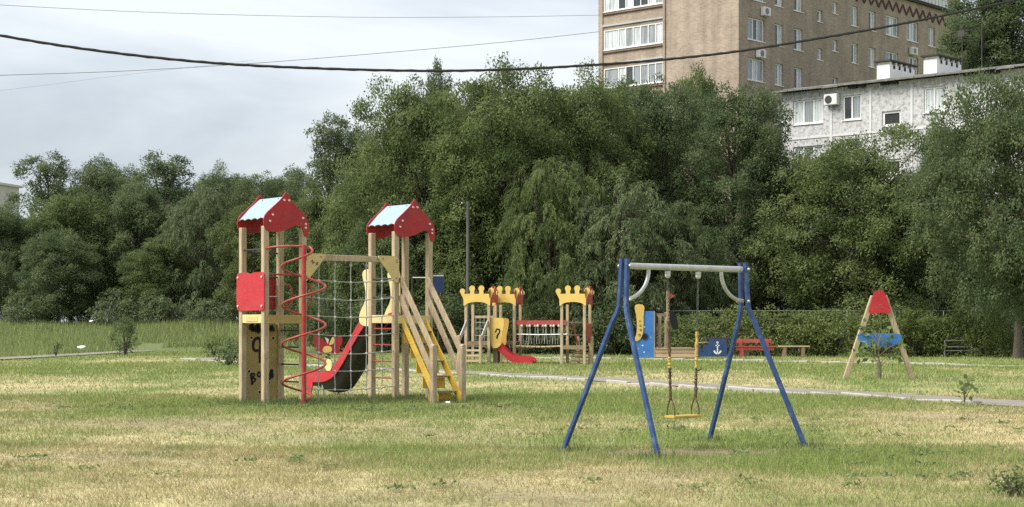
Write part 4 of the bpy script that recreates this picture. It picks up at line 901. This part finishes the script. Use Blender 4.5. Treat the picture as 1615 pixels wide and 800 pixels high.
# ---------------------------------------------------------------- benches, rail
d = 78.5; rb = thing('red_bench', (X(1160, d), d, 0), 0, 'red painted bench with backrest beside the boat sandpit', 'bench')
MB().plate([(0, .86), (1.76, .86), (1.70, .66), (1.55, .70), (1.38, .66), (1.2, .70), (1.0, .65), (.8, .70), (.6, .66), (.4, .70), (.2, .66), (.04, .68)], (0, .28, 0), (1, 0, 0), (0, .12, .99), .04).build('backrest', M['red_faded'], rb)
for y in (-.12, .06): MB().box((.92, y, .50), (1.9, .16, .05)).build('seat_plank', M['red_faded'], rb)
MB().box((.9, -.14, .40), (1.75, .04, .14)).build('seat_apron', M['red_faded'], rb)
for x in (.28, 1.5):
    for y in (-.12, .24): MB().box((x, y, .3 if y > 0 else .18), (.14, .12, .95 if y > 0 else .56)).build('leg', M['red_faded'], rb)
MB().box((.5, .1, .2), (.25, .2, .3)).build('support_block', M['wood_dark'], rb)
d = 78.0; pbn = thing('plank_bench', (X(1228, d), d, 0), 0, 'plain weathered plank bench without backrest under the hedge', 'bench')
for y in (-.09, .09): MB().box((.71, y, .52), (1.42, .16, .05)).build('seat_plank', M['tan_plank'], pbn)
for x in (.27, 1.12): MB().box((x, 0, .23), (.14, .3, .53)).build('leg', M['wood_dark'], pbn)
d = 79; gb = thing('tube_bench', (X(1490, d), d, 0), 0, 'low grey tube railing standing in the hedge shade', 'railing')
for z in (.30, .48, .78): MB().tube([(0, 0, z), (1.25, 0, z)], .022, 6).build('rail', M['galv'], gb)
for x in (0, 1.25): MB().tube([(x, 0, -.05), (x, 0, .80)], .025, 6).build('post', M['galv'], gb)

# ---------------------------------------------------------------- wooden A-frame with sapling
d = 47.3; af = thing('climbing_a_frame', (X(1386.5, d), d, 0), 0, 'wooden A-frame with red cap and blue cross board', 'climbing frame')
for s in (-1, 1): MB().bar((s * .985, .04, -.12), (s * .16, .04, 2.32), .135, .14, (0, 1, 0)).build('leg', M['wood'], af, bevel=.008)
MB().plate(chaikin([(-.31, 1.84), (-.30, 2.0), (-.15, 2.42), (-.08, 2.48), (.08, 2.48), (.15, 2.42), (.30, 2.0), (.33, 1.88), (.25, 1.80), (.1, 1.85), (-.12, 1.83), (-.22, 1.80)], 2), (-.01, -.08, 0), (1, 0, 0), (0, 0, 1), .03).build('red_cap', M['red_light'], af)
MB().plate(chaikin([(-.64, 1.26), (-.3, 1.27), (.1, 1.28), (.56, 1.26), (.63, 1.2), (.60, 1.06), (.40, .93), (.10, .88), (-.25, .92), (-.5, 1.0), (-.62, 1.14)], 2), (0, -.075, 0), (1, 0, 0), (0, 0, 1), .03).build('cross_board', M['blue_board'], af)
MB().box((0, .15, 2.30), (.24, .2, .1)).build('ridge_block', M['wood'], af)
def sapling(px, d, label, H, n, Lf, trunk_r, seed, zl, spread, name, cat):
    x = X(px, d); t = thing(name, (x, d, gzf(x, d)), 0, label, cat); q = np.random.RandomState(seed); mb = MB()
    mb.tube([(0, 0, -.05), (.01, 0, H * .28), (.0, .01, H * .40), (-.01, .02, H * .7), (.02, 0, H)], [trunk_r * 1.15, trunk_r, trunk_r * .3, trunk_r * .15, trunk_r * .06], 8)
    C = []
    for i in range(n):
        z = zl + (H - zl) * q.rand(); a = q.rand() * 6.28; r = spread * (.25 + .75 * q.rand()) * (1.15 - (z - zl) / (H - zl) * .6); e = (math.cos(a) * r, math.sin(a) * r, z + q.uniform(-.1, .12)); C.append(e)
        mb.tube([(0, 0, max(.1, z - .25)), (e[0] * .5, e[1] * .5, z), e], [.012, .008, .004], 4)
    mb.build('trunk', M['stem_green'], t, smooth=True); C = np.array(C)
    k = 5; P = np.repeat(C, k, 0) + q.normal(size=(n * k, 3)) * .06; A = unit(q.normal(size=(n * k, 3)) + np.array([0, 0, .1]) + unit(P * np.array([1, 1, 0])) * .6); nn = np.cross(A, q.normal(size=A.shape)); nn = unit(nn + np.array([0, -.3, .9])); nn = unit(nn - A * (nn * A).sum(-1, keepdims=True))
    link('foliage', leaf_mesh('foliage', P, A, nn, Lf * (.6 + .7 * q.rand(n * k)), Lf * .6 * (.7 + .5 * q.rand(n * k)), q.rand(n * k), M['leaf_weed']), t); return t
sapling(1386, 48.2 - 1.2, 'leafy sapling sprouting in front of the A-frame', 1.45, 22, .22, .07, 4, .5, .78, 'sapling', 'sapling')
sapling(1521, 31.6, 'big-leaved burdock weed at the edge of the footpath', .42, 10, .15, .012, 9, .04, .22, 'burdock_weed', 'weed')
sapling(1350, 79.2, 'pale dead-leaved twig plant under the hedge', .9, 12, .12, .02, 12, .2, .4, 'twig_plant', 'weed')

# ---------------------------------------------------------------- butterfly rocker behind the net
d = 61.5; br = thing('butterfly_rocker', (X(517, d), d, 0), R(8), 'red butterfly-shaped spring rocker seen through the rope net', 'spring rocker')
wing = chaikin([(-.06, .62), (-.18, .42), (-.36, .40), (-.44, .55), (-.38, .68), (-.52, .78), (-.54, 1.02), (-.44, 1.12), (-.24, 1.02), (-.08, .88), (0, .92), (.08, .88), (.24, 1.02), (.46, 1.12), (.54, 1.0), (.50, .78), (.38, .68), (.44, .55), (.36, .40), (.18, .42), (.06, .62), (0, .45)], 1)
for y in (-.16, .16):
    o = MB().plate(wing, (0, y, 0), (1, 0, 0), (0, 0, 1), .025).build('wing_board', M['red'], br)
    if y < 0:
        MB().plate(chaikin([(-.17, .50), (.10, .50), (.16, .62), (.1, .74), (-.12, .74), (-.2, .62)], 2), (0, y - .024, 0), (1, 0, 0), (0, 0, 1), .02).build('yellow_patch', M['crown_yellow'], o); MB().plate(chaikin([(.02, .78), (.12, .78), (.22, .84), (.22, 1.06), (.16, 1.08)], 1), (0, y - .024, 0), (1, 0, 0), (0, 0, 1), .02).build('yellow_patch', M['crown_yellow'], o); MB().plate([(-.12, 1.06), (0, .8), (.03, .98), (-.03, 1.02)], (0, y - .024, 0), (1, 0, 0), (0, 0, 1), .02).build('pink_patch', M['bolt'], o)
MB().box((0, 0, .62), (.5, .3, .04)).build('seat', M['wood'], br); MB().tube([(.09 * math.cos(k * .7), .09 * math.sin(k * .7), .02 + .014 * k) for k in range(42)], .018, 6).build('spring', M['steel_dark'], br, smooth=True)
MB().tube([(-.12, -.2, .8), (-.12, .2, .8)], .015, 6).build('handle', M['steel_dark'], br)

# ---------------------------------------------------------------- blue board on tall frame, pole, fence, cables, litter
d = 80; fr = thing('goal_frame', (X(650, d), d, 0), 0, 'thin metal frame with dark blue board behind the stair tower', 'frame')
MB().tube([(0, 0, Z(438, d)), (1.0, 0, Z(438, d))], .03, 6).build('top_bar', M['galv'], fr)
for x in (0, 1.25): MB().tube([(x, 0, -.1), (x, 0, Z(437, d))], .035, 6).build('frame_post', M['steel_dark'], fr)
MB().box((1.25, -.06, Z(448, d)), (.52, .05, .85)).build('blue_board', M['navy'], fr)
MB().box((1.25, -.06, Z(435, d)), (.5, .08, .06)).build('board_cap', M['galv'], fr)
d = 86; pl = thing('utility_pole', (X(738, d), d, 0), 0, 'grey pole with small lamp rising between the tower and castle', 'pole')
MB().tube([(0, 0, -.3), (0, 0, 3.5), (0, 0, Z(318, d))], [.10, .09, .08], 12).build('shaft', M['pole'], pl, smooth=True)
MB().tube([(0, 0, Z(326, d)), (-.15, -.1, Z(321, d)), (-.38, -.2, Z(319, d))], .03, 6).build('lamp_arm', M['pole'], pl); MB().box((-.48, -.26, Z(320, d)), (.36, .16, .12)).build('lamp_head', M['steel_dark'], pl, bevel=.02); MB().ball((-.3, -.33, Z(321, d)), .035, 8, 5).build('lamp_glass', M['white'], pl)
FX0, FX1, fd = X(1032, 84.5), X(1640, 84.5), 84.5
fe = thing('mesh_fence', (FX0, fd, 0), 0, 'thin grey wire mesh fence running along the hedge', 'fence'); FL = FX1 - FX0; FH = 2.22
MB().tube([(0, 0, FH), (FL, 0, FH)], .022, 6).build('top_rail', M['fence'], fe)
npst = 9
for i in range(npst): MB().tube([(FL * i / (npst - 1), 0, -.1), (FL * i / (npst - 1), 0, FH)], .03, 6).build('fence_post', M['galv'], fe)
mb = MB()
for z in (.2, .6, 1.0, 1.4, 1.8): mb.tube([(0, 0, z), (FL, 0, z)], .006, 4)
nwire = int(FL / .25)
for i in range(nwire): mb.bar((i * .25, 0, .2), (i * .25, 0, FH), .006, .006)
o = mb.build('wire_mesh', M['fence'], fe); o['kind'] = 'stuff'
def cable(name, pts, d0, d1, rpx, label, material, wob=0):
    P = []; n = len(pts)
    for i in range((n - 1) * 16 + 1):                 # Catmull-Rom through the hang points
        k = min(i // 16, n - 2); t = i / 16 - k; p0, p1, p2, p3 = pts[max(0, k - 1)], pts[k], pts[k + 1], pts[min(n - 1, k + 2)]
        q = [.5 * (2 * b + (c - a) * t + (2 * a - 5 * b + 4 * c - e) * t * t + (3 * b - a - 3 * c + e) * t ** 3) for a, b, c, e in zip(p0, p1, p2, p3)]
        d = d0 + (d1 - d0) * (q[0] + 200) / 2000; P.append((X(q[0], d), d, Z(q[1], d) + wob * math.sin(i * 1.9)))
    r = rpx * (d0 + d1) / 2 / F / 2
    o = MB().tube(P, [r * (1 + (.10 * math.sin(i * 2.3) if wob else 0)) for i in range(len(P))], 6).build(name, M[material], None, smooth=True); return tag(o, label, 'cable', 'overhead cables')
cable('power_cable', [(-160, 22), (0, 56), (160, 81), (330, 99), (500, 108), (680, 112), (820, 109), (945, 102), (1050, 94), (1165, 81), (1290, 61), (1400, 42), (1510, 20), (1620, -4), (1760, -40)], 30, 36, 4.4, 'thick black power cable sagging across the whole view', 'cable', .003)
cable('thin_wire', [(-160, -2), (0, 8), (250, 20), (540, 27), (760, 27), (946, 24)], 80, 112, .7, 'topmost thin wire crossing the sky to the brick block', 'wire')
cable('thin_wire', [(-160, 124), (0, 119), (200, 112), (400, 100), (600, 84), (800, 66), (946, 50)], 80, 112, .9, 'thin wire rising across the sky from the left to the brick block', 'wire')
cable('thin_wire', [(-160, 158), (0, 143), (200, 118), (400, 95)], 90, 112, .3, 'faintest lowest wire over the left trees', 'wire')
for px, d, s, lab in ((128, 80.5, .2, 'white litter scrap lying in the grass by the left path'), (144, 112, .16, 'white litter scrap under the wood edge'), (707, 31.9, .06, 'small white litter scrap at the foot of the stairs')):
    x = X(px, d); rg = random.Random(px); out = [(s * math.cos(a) * rg.uniform(.6, 1.2), s * .6 * math.sin(a) * rg.uniform(.6, 1.2)) for a in [k * .7 for k in range(9)]]
    zb = gzf(x, d) + (.03 if d < 50 else .45)
    o = MB().plate(out, (x, d, zb), (1, 0, .1), (0, .8, .6), s * .15).build('litter_scrap', M['white'], None, bevel=.01); tag(o, lab, 'litter', 'litter')

# ---------------------------------------------------------------- buildings
def facade(parent, name, org, u, openings, L, z0, z1, material, depth=.2, n=None):
    """wall plane org + a*u + z with recessed openings (a0,a1,b0,b1)"""
    org = Vector(org); u = Vector(u).normalized(); n = Vector(n).normalized()      # n points outward
    av = sorted({0, L} | {round(v, 3) for o in openings for v in o[:2]}); zv = sorted({z0, z1} | {round(v, 3) for o in openings for v in o[2:4]})
    mb = MB(); P = lambda a, z, dd=0: org + u * a + Vector((0, 0, z)) - n * dd
    for a0, a1 in zip(av[:-1], av[1:]):
        for b0, b1 in zip(zv[:-1], zv[1:]):
            ca, cb = (a0 + a1) / 2, (b0 + b1) / 2
            if any(o[0] < ca < o[1] and o[2] < cb < o[3] for o in openings): continue
            mb.add([P(a0, b0), P(a1, b0), P(a1, b1), P(a0, b1)], [(0, 1, 2, 3)])
    for o in openings:
        a0, a1, b0, b1 = o[:4]
        for (p, q) in (((a0, b0), (a1, b0)), ((a1, b0), (a1, b1)), ((a1, b1), (a0, b1)), ((a0, b1), (a0, b0))): mb.add([P(*p), P(*q), P(*q, depth), P(*p, depth)], [(0, 1, 2, 3)])
    return mb.build(name, material, parent)
def window(parent, org, u, n, a0, a1, b0, b1, panes, depth=.13, frame=.07, sill=True, mullion=.06):
    org = Vector(org); u = Vector(u).normalized(); n = Vector(n).normalized(); P = lambda a, z, dd=0: org + u * a + Vector((0, 0, z)) - n * dd
    mb = MB(); k = len(panes); tot = a1 - a0
    ws = [p[1] for p in panes]; sw_ = sum(ws); edges = [a0]
    for w_ in ws: edges.append(edges[-1] + tot * w_ / sw_)
    def fb(x0, x1, y0, y1): 
        A = [P(x0, y0, depth - .05), P(x1, y0, depth - .05), P(x1, y1, depth - .05), P(x0, y1, depth - .05)]; B = [p - n * .06 for p in A]
        mb.add(A + B, [(0, 1, 2, 3), (7, 6, 5, 4), (0, 4, 5, 1), (1, 5, 6, 2), (2, 6, 7, 3), (3, 7, 4, 0)])
    fb(a0, a1, b0, b0 + frame); fb(a0, a1, b1 - frame, b1)
    for i, e in enumerate(edges):
        wv = frame if i in (0, k) else mullion; x0 = e if i == 0 else (e - wv if i == k else e - wv / 2); fb(x0, x0 + wv, b0 + frame + .001, b1 - frame - .001)
    wn = mb.build('window', M['white'], parent)
    for i, (mname, _) in enumerate(panes):
        MB().add([P(edges[i] + .01, b0 + .02, depth), P(edges[i + 1] - .01, b0 + .02, depth), P(edges[i + 1] - .01, b1 - .02, depth), P(edges[i] + .01, b1 - .02, depth)], [(0, 1, 2, 3)]).build('pane', M[mname], wn)
    if sill:
        A = [P(a0 - .05, b0 - .05, -.06), P(a1 + .05, b0 - .05, -.06), P(a1 + .05, b0 - .005, -.06), P(a0 - .05, b0 - .005, -.06)]; B = [p - n * .2 for p in A]
        MB().add(A + B, [(0, 1, 2, 3), (7, 6, 5, 4), (0, 4, 5, 1), (1, 5, 6, 2), (2, 6, 7, 3), (3, 7, 4, 0)]).build('sill', M['white'], wn)
    return wn
rg = random.Random(21)
# brick block, local frame: origin at the near corner, x along the right facade, y along the left end wall
BC = (X(1165, 115), 115); bth = math.atan2(.749, .662)
bk = thing('brick_block', (BC[0], BC[1], 0), bth, 'tall tan brick apartment block with glazed balconies rising above the trees', 'building')
c_, s_ = math.cos(bth), math.sin(bth)
def s_of(px): r = (px - HX) / F; return (115 * r - BC[0]) / (c_ - s_ * r)
RZ = 27.15; ST = 2.8; op = []; wins = []
cols = [(1179, 1206, 0, 1.55, 'w'), (1222, 1235, 0, 1.55, 'n'), (1252, 1266, 0, 1.55, 'n'), (1289, 1297, -.35, .85, 's'), (1313, 1321, .55, .85, 's'), (1343, 1353, .0, 1.5, 'n'), (1370, 1381, 0, 1.5, 'n'), (1397, 1417, 0, 1.55, 'w'), (1430, 1448, 0, 1.55, 'w'), (1464, 1474, 0, 1.5, 'n'), (1487, 1495, 0, 1.5, 'n')]
for a, b, dz, h, kd in cols:
    a0, a1 = s_of(a), s_of(b)
    for fl in range(9):
        zb = 21.24 - 6 * ST + 2.8 * fl - ST + dz
        if zb + h > RZ - 1.4 or zb < 8: continue
        op.append((a0, a1, zb, zb + h)); wins.append((a0, a1, zb, zb + h, kd))
BL = s_of(1505)
facade(bk, 'facade_wall', (0, 0, 0), (1, 0, 0), op, BL, 0, RZ, M['brick'], .2, (0, -1, 0))
for a0, a1, b0, b1, kd in wins:
    pn = {'w': [('pane_mid', 1), (rg.choice(['pane_light', 'pane_dark']), .7), ('pane_mid', 1)], 'n': [(rg.choice(['pane_mid', 'pane_dark']), 1), ('pane_light', .9)], 's': [(rg.choice(['pane_dark', 'pane_mid']), 1), ('pane_light', .5)]}[kd]
    window(bk, (0, 0, 0), (1, 0, 0), (0, -1, 0), a0, a1, b0, b1, pn, .17, .1, True, .1)
# end wall with a loggia bay (local -x side)
LG0, LG1, EW = 6.38, 11.75, 12.2; lop = []
for fl in range(-3, 2):
    z0_ = 21.56 + fl * ST; lop.append((LG0, LG1, z0_, z0_ + 1.46))
facade(bk, 'end_wall', (0, 0, 0), (0, 1, 0), lop, EW, 0, RZ, M['brick'], .5, (-1, 0, 0))
pats = [['pane_light', 'pane_mid', 'pane_light', 'pane_dark', 'pane_light', 'pane_mid', 'pane_mid', 'pane_light'], ['pane_light', 'pane_mid', 'pane_dark', 'pane_mid', 'pane_light', 'pane_light', 'pane_dark', 'pane_mid']]
for fl, (a0, a1, b0, b1) in enumerate(lop):
    pp = ['pane_light', 'pane_mid', 'pane_mid', 'pane_light', 'pane_mid', 'pane_light', 'pane_light'] if fl == 3 else [rg.choice(['pane_mid', 'pane_light', 'pane_dark']) for _ in range(7)]
    window(bk, (0, 0, 0), (0, 1, 0), (-1, 0, 0), a0, a1, b0, b1, [(p, 1.0 if i < 6 else 2.0) for i, p in enumerate(pp)], .06, .08, True, .07)
    for zz, th in ((b1 + .30, .12), (b0 - .22, .06)): MB().box((-.04, (a0 + a1) / 2, zz), (.12, a1 - a0 + .1, th)).build('balcony_slab', M['brick_dark'] if th < .1 else M['grey_wall'], bk)
MB().box((-.06, (LG0 - .12), RZ / 2), (.10, .18, RZ - .05)).build('pilaster', M['brick'], bk); MB().box((-.04, (EW - .2), RZ / 2), (.08, .38, RZ - .05)).build('pilaster', M['brick'], bk)
MB().box((BL / 2, EW / 2, RZ + .12), (BL + .5, EW + .5, .24)).build('roof_slab', M['cap'], bk)
MB().add([(0, EW, 0), (BL, EW, 0), (BL, EW, RZ), (0, EW, RZ), (BL, 0, 0), (BL, 0, RZ)], [(0, 1, 2, 3), (1, 4, 5, 2)]).build('rear_wall', M['brick'], bk)
ph_ = MB().box(((s_of(1432) + BL) / 2, 3.6, RZ + 2.2), (BL - s_of(1432), 6, 3.9)).build('rooftop_house', M['white'], bk)
for i in range(30): MB().tube([(14 + i * .6, .3, RZ + .2), (14 + i * .6, .3, RZ + 1.0)], .02, 4).build('roof_railing_post', M['fence'], bk)
MB().tube([(14, .3, RZ + 1.0), (31.6, .3, RZ + 1.0)], .025, 4).build('roof_railing', M['fence'], bk)
zz_ = 0; a = 1.0
while a < BL - 1.2:                                            # zigzag relief courses in darker brick
    for (p, q) in (((a, RZ - .45), (a + .55, RZ - 1.15)), ((a + .55, RZ - 1.15), (a + 1.1, RZ - .45))):
        MB().bar((p[0], -.03, p[1]), (q[0], -.03, q[1]), .07, .15, (0, 0, 1)).build('zigzag_brick', M['brick_dark'], bk)
    a += 1.1
for s0_, zb in ((s_of(1200) + .3, 23.35), (s_of(1196), 20.35), (s_of(1403), 20.4), (s_of(1437), 23.2)):
    o = MB().box((s0_, -.22, zb), (.85, .34, .6)).build('air_conditioner', M['ac'], bk, bevel=.03); MB().tube([(s0_ - .1, -.395, zb), (s0_ - .1, -.41, zb)], .22, 12).build('fan_grille', M['fence'], o)
gw = thing('grey_block', (BC[0] + c_ * (BL + .1) - s_ * 1.5, BC[1] + s_ * (BL + .1) + c_ * 1.5, 0), bth, 'grey rendered stair block joining the brick block behind the poplar', 'building')
o = MB().box((2.2, 3, 12.9), (4.2, 6, 25.8)).build('wall', M['grey_wall'], gw); MB().box((2.2, 3, 29), (4.0, 5.8, 6)).build('upper_wall', M['brick'], gw); MB().box((2.2, 3, 25.9), (4.5, 6.3, .2)).build('roof_slab', M['cap'], gw)
# panel house, local frame: origin at its left corner, x along the facade (towards the viewer's right)
PCN = (X(1233, 98.0), 98.0); pth = math.atan2(-.662, .749)
ph = thing('panel_house', (PCN[0], PCN[1], 0), pth, 'low grey pebble-dashed panel house with white joints and roof vents', 'building')
pc2, ps2 = math.cos(pth), math.sin(pth)
def t_of(px): r = (px - HX) / F; return (98.0 * r - PCN[0]) / (pc2 - ps2 * r)
def zp_(px, py): t = t_of(px); return Z(py, 98.0 + ps2 * t)
PR = 15.0; PL = t_of(1640) + 6; SP = 2.68
def span(p0, p1): return t_of(p0), t_of(p1)
ztop = zp_(1344, 150); zbot = zp_(1344, 189); wz = []
for p0, p1, kd in ((1251, 1297, 3), (1329, 1358, 2), (1457, 1490, 2), (1524, 1556, 2), (1580, 1606, 2), (1630, 1660, 3)):
    a0, a1 = span(p0, p1)
    for fl in range(5):
        b0, b1 = zbot - fl * SP, ztop - fl * SP
        if b0 > .6: wz.append((a0, a1, b0, b1, kd, fl, p0))
sa0, sa1 = span(1391, 1421); 
for fl in range(4):
    b1 = zp_(1405, 175) - fl * SP; b0 = zp_(1405, 199) - fl * SP
    wz.append((sa0, sa1, b0, b1, 1, fl, 1391))
facade(ph, 'facade_wall', (0, 0, 0), (1, 0, 0), [q[:4] for q in wz], PL, 0, PR, M['pebble'], .16, (0, -1, 0))
facade(ph, 'end_wall', (0, 0, 0), (0, 1, 0), [], 12, 0, PR, M['pebble'], .2, (-1, 0, 0))
MB().add([(0, 12, 0), (PL, 12, 0), (PL, 12, PR), (0, 12, PR), (PL, 0, 0), (PL, 0, PR)], [(0, 1, 2, 3), (1, 4, 5, 2)]).build('rear_wall', M['pebble'], ph)
for a0, a1, b0, b1, kd, fl, p0 in wz:
    if kd == 1: pn = [('pane_black', 1)]
    elif kd == 3: pn = [('pane_light', 1), ('pane_mid', 1), ('pane_light', .9)]
    else: pn = [('pane_dark' if p0 == 1329 and fl == 0 else 'pane_light', 1), ('pane_mid' if p0 == 1329 else 'pane_light', 1.1)]
    window(ph, (0, 0, 0), (1, 0, 0), (0, -1, 0), a0, a1, b0, b1, pn, .13, .13 if kd == 1 else .09, True, .09)
for px in (1237, 1311, 1373, 1438, 1509, 1570, 1622):
    t = t_of(px); MB().box((t, -.012, PR / 2 - .1), (.14, .05, PR - .25)).build('joint_strip', M['joint'], ph)
for fl in range(5):
    z = zp_(1373, 209) - fl * SP
    if z > .3: MB().box((PL / 2, -.010, z), (PL, .045, .11)).build('joint_strip', M['joint'], ph)
rsn = random.Random(4); a = -.35
while a < PL:                                                   # uneven slate sheets along the eave
    wl = rsn.uniform(1.0, 1.3); MB().box((a + wl / 2, .0 + rsn.uniform(-.03, .03), PR + .10 + rsn.uniform(-.03, .03)), (wl - .02, 1.1, .09), Matrix.Rotation(R(6) + rsn.uniform(-.03, .03), 3, 'X')).build('eave_sheet', M['eave'], ph); a += wl
MB().box((PL / 2, 6.2, PR + .22), (PL + .3, 11.6, .16)).build('roof_slab', M['eave'], ph)
for px, w_ in ((1347, .5), (1362, .3), (1398, .5), (1412, .4), (1550, 2.0)): MB().box((t_of(px), -.12, PR - .06), (w_, .25, .16)).build('eave_gap', M['cap'], ph)
for px, yd in ((1375, .6), (1449, .6)):
    t = t_of(px) + .3; vb = MB().box((t, yd + 1.6, PR + .73), (.8, 2.9, .80)).build('roof_vent', M['white'], ph); MB().box((t, yd + 1.6, PR + 1.34), (1.05, 3.2, .09)).build('vent_cap', M['cap'], vb)
    for k in range(5): MB().box((t, yd + .35 + k * .62, PR + 1.215), (.75, .22, .17)).build('vent_pier', M['white'], vb)
    for k in range(4): MB().box((t + .405, yd + .66 + k * .62, PR + 1.02), (.015, .22, .2)).build('vent_slot', M['black'], vb)
o = MB().box((t_of(1315), -.22, zp_(1315, 158)), (.85, .36, .62)).build('air_conditioner', M['ac'], ph, bevel=.03)
MB().tube([(t_of(1315) - .12, -.405, zp_(1315, 158)), (t_of(1315) - .12, -.42, zp_(1315, 158))], .23, 14).build('fan_grille', M['steel_dark'], o)
for px, h, yy in ((1425, 3.1, 3.0), (1453, 3.0, 3.2)):
    t = t_of(px) + 2.0; an = MB().tube([(t, yy, PR + .2), (t, yy, PR + .2 + h)], .03, 5).build('antenna', M['steel_dark'], ph)
    if px == 1425:
        for k, zz in enumerate((2.3, 2.6, 2.9)): MB().tube([(t - .6, yy, PR + zz), (t + .6, yy, PR + zz)], .022, 4).build('antenna_arm', M['steel_dark'], an)
        MB().box((t, yy - .1, PR + 2.75), (.4, .1, .35)).build('antenna_panel', M['steel_dark'], an)
# far pale block on the left skyline
d = 300; fb = thing('far_block', (X(-78, d), d, 0), R(-12), 'far pale apartment block peeking over the trees at the left edge', 'building')
FZ = Z(290, d); facade(fb, 'wall', (-12, 0, 0), (1, 0, 0), [(k * 1.6 + .4, k * 1.6 + 1.3, FZ - 2.0 - f * 2.9, FZ - .8 - f * 2.9) for k in range(11) for f in range(2)], 19.4, 0, FZ, M['far_wall'], .3, (0, -1, 0))
for k in range(11):
    for f in range(2): window(fb, (-12, 0, 0), (1, 0, 0), (0, -1, 0), k * 1.6 + .4, k * 1.6 + 1.3, FZ - 2.0 - f * 2.9, FZ - .8 - f * 2.9, [('pane_dark', 1)], .2, .08, False)
MB().box((-2.3, 5.5, FZ + .2), (20.4, 12, .4)).build('roof_slab', M['far_wall'], fb); MB().add([(7.4, 0, 0), (7.4, 11, 0), (7.4, 11, FZ), (7.4, 0, FZ)], [(0, 1, 2, 3)]).build('side_wall', M['far_wall'], fb)
